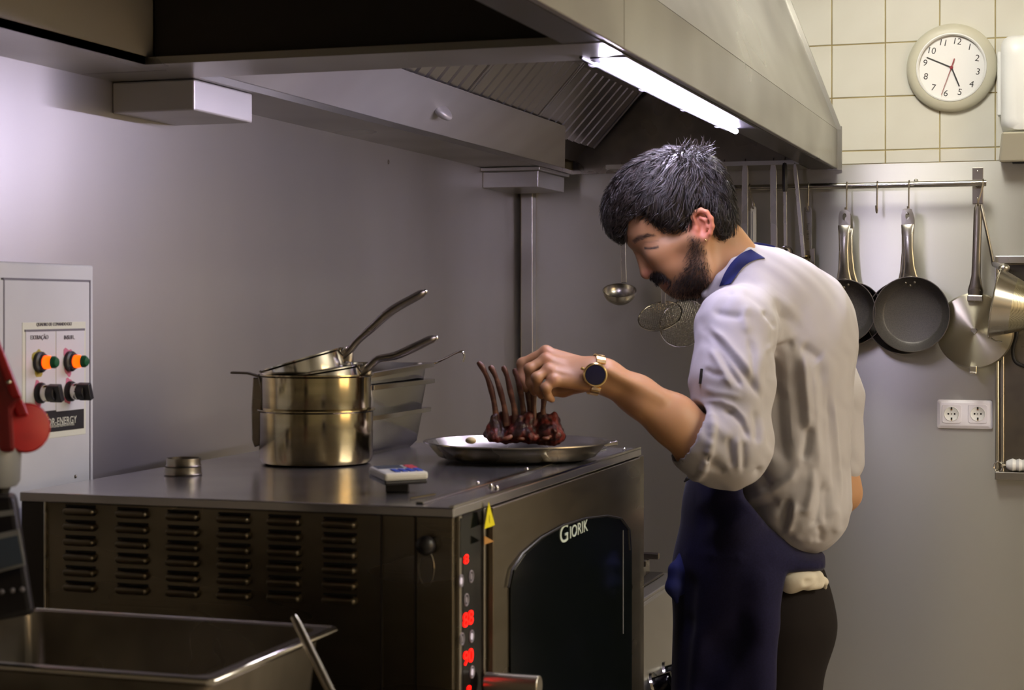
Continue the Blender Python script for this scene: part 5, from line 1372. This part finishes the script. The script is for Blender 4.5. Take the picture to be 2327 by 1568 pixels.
def fold_relief(V, N, folds, wfac=1.0):
    X, Y, D = pxy(V); view = CAM-V; view /= np.linalg.norm(view, axis=1)[:, None]; fac = np.clip((N*view).sum(1)*2.2-.15, 0, 1); h = np.zeros(len(V))
    for path, w, A, kind in folds:
        P = np.array(path, float); L = np.r_[0, np.cumsum(np.hypot(*np.diff(P, axis=0).T))]; best = np.full(len(V), 1e9); sd = np.zeros(len(V)); tt = np.zeros(len(V))
        near = (X > P[:, 0].min()-4*w) & (X < P[:, 0].max()+4*w) & (Y > P[:, 1].min()-4*w) & (Y < P[:, 1].max()+4*w); i_ = np.flatnonzero(near)
        if len(i_) == 0: continue
        x, y = X[i_], Y[i_]; bb = np.full(len(i_), 1e9); ss = np.zeros(len(i_)); t_ = np.zeros(len(i_))
        for k in range(len(P)-1):
            a, b = P[k], P[k+1]; e = b-a; l2 = e @ e; t = np.clip(((x-a[0])*e[0]+(y-a[1])*e[1])/l2, 0, 1)
            dx, dy = x-a[0]-t*e[0], y-a[1]-t*e[1]; d = np.hypot(dx, dy); cr = np.sign(e[0]*dy-e[1]*dx); m = d < bb
            bb[m] = d[m]; ss[m] = (d*cr)[m]; t_[m] = ((L[k]+t*math.sqrt(l2))/L[-1])[m]
        end = np.clip(np.minimum(t_, 1-t_)*5, 0, 1); end = end*end*(3-2*end)*.85+.15*(bb < w)
        ww = w*(.65+.35*np.clip(np.minimum(t_, 1-t_)*4, 0, 1)); u = ss/ww
        if kind == 'f': g = np.exp(-(u-.75)**2)-.9*np.exp(-((u+.75)*1.25)**2)
        else: g = np.exp(-np.abs(u)**1.6)
        h[i_] += A*g*end
    return h*fac
def FD(path, w, A, kind='v'): FOLDS.append((path, w, A, kind))
V_ = 'v'
# shoulder blade and upper back
FD([(1690,640),(1712,660),(1745,690),(1775,714),(1805,740)], 17, -.011); FD([(1720,640),(1750,668),(1790,700),(1820,730)], 14, .005)
FD([(1734,704),(1752,722),(1768,748)], 9, -.006)
FD([(1668,655),(1640,690),(1622,720)], 12, -.004); FD([(1622,708),(1650,716),(1690,720)], 10, -.006)
FD([(1700,690),(1690,720),(1700,760)], 10, .004)
# sleeve diagonals
FD([(1606,752),(1628,772),(1656,802),(1686,838),(1716,880),(1732,905)], 10, -.010); FD([(1618,745),(1648,776),(1680,812),(1714,856)], 9, .006)
FD([(1630,792),(1648,822),(1668,856),(1690,884)], 8, -.008); FD([(1612,790),(1630,820),(1650,858),(1664,880)], 9, .005)
FD([(1600,838),(1622,850),(1648,852)], 8, -.005); FD([(1700,765),(1712,800),(1714,850),(1722,895)], 9, -.006)
FD([(1598,880),(1625,892),(1660,896),(1690,905)], 9, .004)
# rolled cuff
FD([(1598,912),(1640,912),(1668,926),(1690,950),(1704,982)], 7, .006); FD([(1640,930),(1668,938),(1688,960),(1704,1000)], 10, -.009)
FD([(1598,1036),(1618,1056),(1650,1074)], 10, -.007); FD([(1655,990),(1660,1030),(1666,1066)], 9, -.005); FD([(1688,1000),(1690,1040),(1688,1072)], 9, -.006)
FD([(1676,990),(1678,1030),(1680,1070)], 8, .004); FD([(1610,960),(1640,980),(1660,1000)], 14, .003)
FD([(1716,930),(1724,970),(1722,1010)], 10, -.008)
# valley between sleeve and back, long drapes of the back
FD([(1756,800),(1762,860),(1766,930),(1772,1000),(1790,1060)], 26, -.013); FD([(1752,806),(1776,786),(1806,776)], 13, -.009); FD([(1740,800),(1766,778),(1804,764)], 9, .006)
FD([(1800,800),(1806,860),(1816,940),(1822,1000)], 18, -.005); FD([(1826,800),(1830,880),(1836,950),(1838,985)], 12, .010)
FD([(1820,786),(1845,800),(1870,818)], 14, -.010); FD([(1840,966),(1836,1005),(1826,1050)], 11, -.011)
FD([(1864,810),(1872,880),(1876,960),(1878,1040)], 14, -.006); FD([(1848,830),(1854,920),(1858,1010),(1862,1080)], 12, .005)
FD([(1895,900),(1901,980),(1908,1060),(1912,1140)], 4, .0035); FD([(1884,880),(1890,980),(1896,1060),(1898,1140)], 9, -.005)
FD([(1886,1100),(1882,1150),(1878,1195)], 10, -.006)
# blouse over the apron
FD([(1816,1060),(1796,1088),(1764,1112),(1716,1130),(1682,1152)], 12, .009); FD([(1700,1165),(1740,1150),(1772,1132)], 12, -.006)
FD([(1792,1132),(1784,1165),(1776,1205)], 11, -.011); FD([(1808,1140),(1800,1180),(1790,1215)], 9, .006)
FD([(1870,1090),(1868,1140),(1858,1185),(1836,1196)], 13, -.009); FD([(1848,1060),(1846,1110),(1836,1158),(1812,1166)], 11, .008)
FD([(1720,1060),(1735,1090),(1750,1110)], 12, -.007); FD([(1860,1196),(1868,1215),(1862,1235)], 9, -.006); FD([(1900,1150),(1905,1180),(1898,1215)], 10, .005)
FD([(1800,1215),(1825,1228),(1850,1226)], 10, .004)
arm_hole = [Cone(W3(1330, 845, 3.09), W3(1447, 897, 3.105), .03, .046, .004, '-'), Cone(W3(1447, 897, 3.105), W3(1600, 1008, 3.128), .046, .057, .006, '-')]
neckhole = [Cone(H(1560, 520), H(1655, 640), .050, .060, .006, '-')]
col_ = chain([H(1608,668,.046), H(1640,632,.064), H(1672,598,.062), H(1698,574,.030), H(1703,570,-.010), H(1690,585,-.05), H(1650,630,-.066), H(1606,672,-.040), H(1598,680,0), H(1608,668,.046)], [.010]*10, .010)
cx_ = W3(1668,1010,3.14)-W3(1597,1000,3.128); cx_ /= np.linalg.norm(cx_); r1 = np.cross(cx_, UP); r1 /= np.linalg.norm(r1); r2 = np.cross(cx_, r1)
ring1 = [W3(1593,1002,3.128)+(r1*math.cos(a)+r2*math.sin(a))*.0655-cx_*.003 for a in np.linspace(0, 2*math.pi, 25)]
cuf_r = chain(ring1, [.0070]*25, .004)
jkt = base+col_+cuf_r+neckhole+arm_hole
lo, hi = bbox(jkt); fj = field(jkt); Vj, Qj = sdf_mesh(fj, lo, hi, .0034); Vj = relax(Vj, Qj, 2); Nj = grad(fj, Vj)
wr_ = .0012*np.sin(Vj @ np.array([61., 83., 37.])+2*np.sin(Vj @ np.array([40., -30., 55.])))*np.sin(Vj @ np.array([-33., 52., 29.]))
Vj = Vj+Nj*(fold_relief(Vj, Nj, FOLDS)+wr_)[:, None]; Vj = relax(Vj, Qj, 1)
jack = link('jacket', to_mesh('jacket', Vj, Qj, wm(cook).inverted()), M['jacket'], cook)
fstrap = field(base+col_)
# sleeve edge of the right arm
cr = W3(1917, 1078, 3.54)

# ---- apron
ap = [Ell(W3(1662, 1130, 3.39), (.086, .150, .150), SR(0), .05), Cone(W3(1662, 1180, 3.40), W3(1668, 1300, 3.40), .088, .100, .04),
      Cone(W3(1690, 1285, 3.40), W3(1690, 1290, 3.46), .115, .115, .05),
      Cone(W3(1668, 1300, 3.39), W3(1665, 1900, 3.37), .108, .122, .04), Cone(W3(1640, 1330, 3.44), W3(1628, 1900, 3.46), .085, .095, .04), Ell(W3(1790, 1266, 3.42), (.080, .026, .132), SR(-4), .02),
      Cone(W3(1720, 1290, 3.33), W3(1715, 1880, 3.34), .055, .075, .05)]
APX = [(1400,1060),(1680,1060),(1690,1128),(1745,1195),(1800,1240),(1875,1240),(1876,1300),(1788,1302),(1780,1335),(1768,1400),(1759,1500),(1756,1620),(1752,1900),(1300,1900)]
ap.append(Fn(lambda P: poly_sd(*pxy(P)[:2], APX)*.00084, .006))
fap = field(ap)
def stroke2(path, r, depth, op, k, f):
    pts = []; out = []
    for x, y in path:
        p = hit(f, x, y, 2.9, 3.9)
        if p is None: continue
        n = grad(f, p[None])[0]; pts.append(p+n*(r-depth) if op == '-' else p-n*(r-depth))
    for a, b in zip(pts[:-1], pts[1:]): out.append(Cone(a, b, r, r, k, op))
    return out
ap += stroke2([(1560,1258),(1620,1262),(1680,1268),(1760,1262)], .006, .002, '+', .006, fap)
ap += stroke2([(1600,1180),(1640,1160),(1680,1140)], .02, .006, '-', .02, fap)
ap += stroke2([(1565,1330),(1558,1420),(1550,1560)], .02, .007, '-', .02, fap)
ap += stroke2([(1690,1440),(1640,1480),(1600,1560)], .03, .008, '-', .03, fap)
ap += stroke2([(1735,1330),(1730,1420),(1735,1560)], .02, .004, '+', .03, fap)
lo, hi = bbox([p for p in ap if not isinstance(p, Fn)]); sdf_part('apron', ap, lo, hi, .006, M['apron'], cook, 1)
# tie hanging at the belly
tie = chain([W3(1552,1265,3.36), W3(1536,1295,3.34), W3(1530,1335,3.335), W3(1538,1368,3.34)], [.008,.013,.014,.004], .01)+chain([W3(1552,1265,3.36), W3(1546,1300,3.345), W3(1550,1345,3.345)], [.008,.010,.006], .01)
lo, hi = bbox(tie); sdf_part('apron_tie', tie, lo, hi, .003, M['strap'], cook, 1)
tie2 = chain([W3(1572,1080,3.30), W3(1562,1088,3.30), W3(1556,1094,3.30)], [.003,.0025,.002], .005); lo, hi = bbox(tie2); sdf_part('apron_tie', tie2, lo, hi, .0012, M['black'], cook, 0)
# neck strap lying over collar and shoulder
def ribbon(name, path, widths, f, m, off=.003, t=.002):
    pts = [Vector(p) for p in path]; P = smooth_path(pts, 6); n = len(P); loops = []
    wv = np.interp(np.linspace(0, 1, n), np.linspace(0, 1, len(widths)), widths)
    for i, p in enumerate(P):
        q = np.array(p)
        for _ in range(4):
            g = grad(f, q[None])[0]; q = q-g*(f(q[None])[0]-off)
        g = grad(f, q[None])[0]; T = np.array(P[min(i+1, n-1)]-P[max(i-1, 0)]); T /= np.linalg.norm(T); S_ = np.cross(T, g); S_ /= np.linalg.norm(S_)
        row = []
        for u in np.linspace(-.5, .5, 7):
            a = q+S_*u*wv[i]
            for _ in range(2):
                ga = grad(f, a[None])[0]; a = a-ga*(f(a[None])[0]-off)
            row.append((a, grad(f, a[None])[0]))
        loops.append([Vector(a) for a, _ in row]+[Vector(a-g_*t*2) for a, g_ in reversed(row)])
    return MB().loft(loops).build(name, m, cook, sharp=60)
LE = [(1706,568),(1684,576),(1662,597),(1645,623),(1634,652)]; RE = [(1738,588),(1722,590),(1702,597),(1684,612),(1660,646)]
def edge_pts(E_, n=15):
    P = np.array(E_, float); t = np.linspace(0, len(P)-1, n); return np.stack([np.interp(t, np.arange(len(P)), P[:, i]) for i in (0, 1)], 1)
el, er = edge_pts(LE), edge_pts(RE); loops = []
for a_, b_ in zip(el, er):
    row = []
    for u in np.linspace(0, 1, 8):
        x, y = a_*(1-u)+b_*u; p_ = hit(fstrap, x, y, 3.0, 3.7)
        if p_ is None:
            p_ = H(x, y, 0)
            for _ in range(5): g_ = grad(fstrap, p_[None])[0]; p_ = p_-g_*fstrap(p_[None])[0]
        row.append(p_)
    row = np.array(row); sm = row.copy()
    for _ in range(3): sm[1:-1] = (sm[:-2]+sm[1:-1]*2+sm[2:])/4
    loops.append(sm)
L_ = np.array(loops)
for _ in range(2): L_[1:-1] = (L_[:-2]+L_[1:-1]*2+L_[2:])/4
front = L_+TW_*.0035+UP*.0015; back = L_-TW_*.004
MB().loft([[Vector(v) for v in f_]+[Vector(v) for v in bk[::-1]] for f_, bk in zip(front, back)]).build('neck_strap', M['strap'], cook, sharp=60)
back_path = [H(1735,588,-.01), H(1722,590,-.05), H(1698,612,-.09), H(1672,650,-.11)]
ribbon('neck_strap', back_path, [.034,.034,.034,.03], fstrap, M['strap'])
# rolled cloth tucked into the apron string
tw = [Ell(W3(1812,1316,3.315), (.034,.021,.030), SR(4), .012), Ell(W3(1795,1322,3.31), (.020,.022,.020), SR(0), .012)]+chain([W3(1830,1302,3.32), W3(1858,1310,3.325), W3(1872,1322,3.345), W3(1874,1335,3.37)], [.010,.009,.007,.005], .01)+chain([W3(1838,1330,3.315), W3(1862,1328,3.325)], [.010,.009], .008)
tw.append(Cone(W3(1835,1325,3.285), W3(1856,1322,3.292), .009, .007, .004, '-'))
lo, hi = bbox(tw); sdf_part('tucked_cloth', tw, lo, hi, .0028, M['cloth'], cook, 1)

# ---- wristwatch
wc = hit(fskin, 1352, 852, 2.9, 3.3); wn = grad(fskin, wc[None])[0]; wn = Vector(wn*.45+TW_*.85).normalized()
axw = Vector(W3(1375,856,3.09)-W3(1330,847,3.085)).normalized()
xw = (axw-wn*axw.dot(wn)).normalized(); yw = wn.cross(xw)
wp_ = Vector(wc)+wn*.0035
MW = axes(xw, yw, wn, wp_)
wat = MB().lathe([(0,-.004),(.0205,-.004),(.0215,-.001),(.0210,.005),(.0190,.0068),(.0178,.0066),(.0175,.005),(0,.005)], 44, MW).build('wristwatch', M['gold'], cook)
MB().lathe([(0,.0052),(.0176,.0052),(.0172,.0062),(.012,.0068),(0,.0072)], 40, MW).build('watch_glass', M['navy_glass'], wat)
MB().tube([MW @ Vector((-.021,.006,.001)), MW @ Vector((-.0262,.0075,.001))], .003, 10).build('crown', M['gold'], wat)
# strap: links wrapped round the wrist
c0 = W3(1354, 850.5, 3.0868); a0 = np.array(axw)
e1 = np.array(yw); e2 = np.cross(a0, e1); e1 /= np.linalg.norm(e1); e2 /= np.linalg.norm(e2); nl = 26
for i in range(nl):
    th = 2*math.pi*(i+.5)/nl; dirv = e1*math.cos(th)+e2*math.sin(th)
    if dirv @ np.array(wn) > .80: continue
    q = c0+dirv*.05
    for _ in range(12):
        q = q-dirv*(fskin(q[None])[0]-.0022)*.8
    tv = Vector(np.cross(a0, dirv)); Ml = axes(Vector(a0), tv, Vector(a0).cross(tv), q)
    MB().box((-.0085,-.0039,-.0016),(.0085,.0039,.0016), Ml).build('strap_link', M['gold'], wat, bevel=.0008)

# ================================================================ rack of lamb (held upright by the bones)
lb = Wp(1195, 1000, 3.10); lb.z = OZ+.0058
lamb = thing('rack_of_lamb', lb, 'roasted rack of lamb standing bones up in the dish under the cook\'s hand', 'meat')
LD = 3.10
lz = OZ+.0058
mt = []
rs = np.random.default_rng(5)
for i, x in enumerate(np.linspace(1126, 1262, 8)):
    d = LD+.01*math.sin(i*1.3)
    mt.append(Cone(W3(x-2, 950-5*math.sin(i*2), d), W3(x+rs.normal(0,3), 988, d), .0072, .0150, .005))
    mt.append(Ell(W3(x+rs.normal(0,3), 985, d+.02), (.016,.015,.020), SR(0), .006))
    mt.append(Ell(W3(x+rs.normal(0,4), 990+rs.normal(0,2), d-.012), (.011,.010,.011), SR(0), .005))
for i in range(26):
    mt.append(Ell(W3(rs.uniform(1120,1272), rs.uniform(968,996), LD-.012+rs.normal(0,.008)), tuple(rs.uniform(.004,.009,3)), None, .005))
mt += [Ell(W3(1258,985,LD), (.022,.016,.024), SR(-25), .01), Cone(W3(1234,945,LD), W3(1245,985,LD), .008, .02, .012)]
mt.append(Fn(lambda P: lz+.0004-P[:, 2], .004))
lo, hi = bbox(mt); fm = field(mt); Vm, Qm = sdf_mesh(fm, lo, hi, .0019); Vm = relax(Vm, Qm, 1); Nm = grad(fm, Vm)
nz = np.zeros(len(Vm))
for i_ in range(7):
    kv = rs.normal(0, 1, 3); kv *= (160+90*i_)/np.linalg.norm(kv); nz += np.sin(Vm @ kv+rs.uniform(0, 6))*(.0011/(1+.3*i_))
Vm = Vm+Nm*(nz*np.clip((Vm[:, 2]-lz)/.006, 0, 1))[:, None]
link('meat', to_mesh('meat', Vm, Qm, wm(lamb).inverted()), M['meat'], lamb)
for i, (x, y, r) in enumerate(((1152,996,.007),(1184,997,.006),(1212,994,.0055),(1240,996,.006))):
    fp = [Ell(W3(x, y, LD-.026), (r*1.2, r*.55, r*.7), SR(10*(-1)**i), .004), Ell(W3(x+9, y-5, LD-.024), (r*.7, r*.45, r*.5), SR(0), .004)]
    lo, hi = bbox(fp); sdf_part('fat_cap', fp, lo, hi, .0015, M['fat'], lamb, 1)
bones = [[(1086,822),(1098,838),(1112,870),(1122,910),(1130,965)], [(1113,831),(1124,850),(1136,885),(1146,925),(1152,968)], [(1143,832),(1152,855),(1161,895),(1169,930),(1173,968)],
         [(1168,838),(1177,865),(1185,900),(1190,940),(1192,970)], [(1192,846),(1198,880),(1202,915),(1206,945),(1208,970)], [(1212,862),(1213,890),(1213,925),(1212,950),(1212,972)], [(1237,888),(1236,910),(1234,935),(1236,955),(1238,972)]]
for i, b in enumerate(bones):
    d = LD+(.004, .0, -.002, .002, .012, -.004, -.002)[i]
    MB().tube(smooth_path([Wp(x, y, d) for x, y in b], 3), [.0034]+[.0050+.0007*math.sin(k*1.3+i)+.0016*(k/12)**3 for k in range(12)], 10, flat=.9, up=tuple(TW_)).build('rib_bone', M['bone'], lamb)

# pens in the sleeve pocket, ear stud
pp = [hit(fb, x, y, 2.9, 3.6) for x, y in ((1594, 838), (1592, 856), (1590, 872))]
pp = [Vector(p)+Vector(TW_)*.004 for p in pp if p is not None]
if len(pp) > 1: MB().tube(pp, .0028, 8).build('pen', M['ink'], cook)
es = hit(fskin, 1604, 546, 3.1, 3.5)
if es is not None: MB().ball(Vector(es), .0022, 8, 6).build('ear_stud', M['gold'], cook)
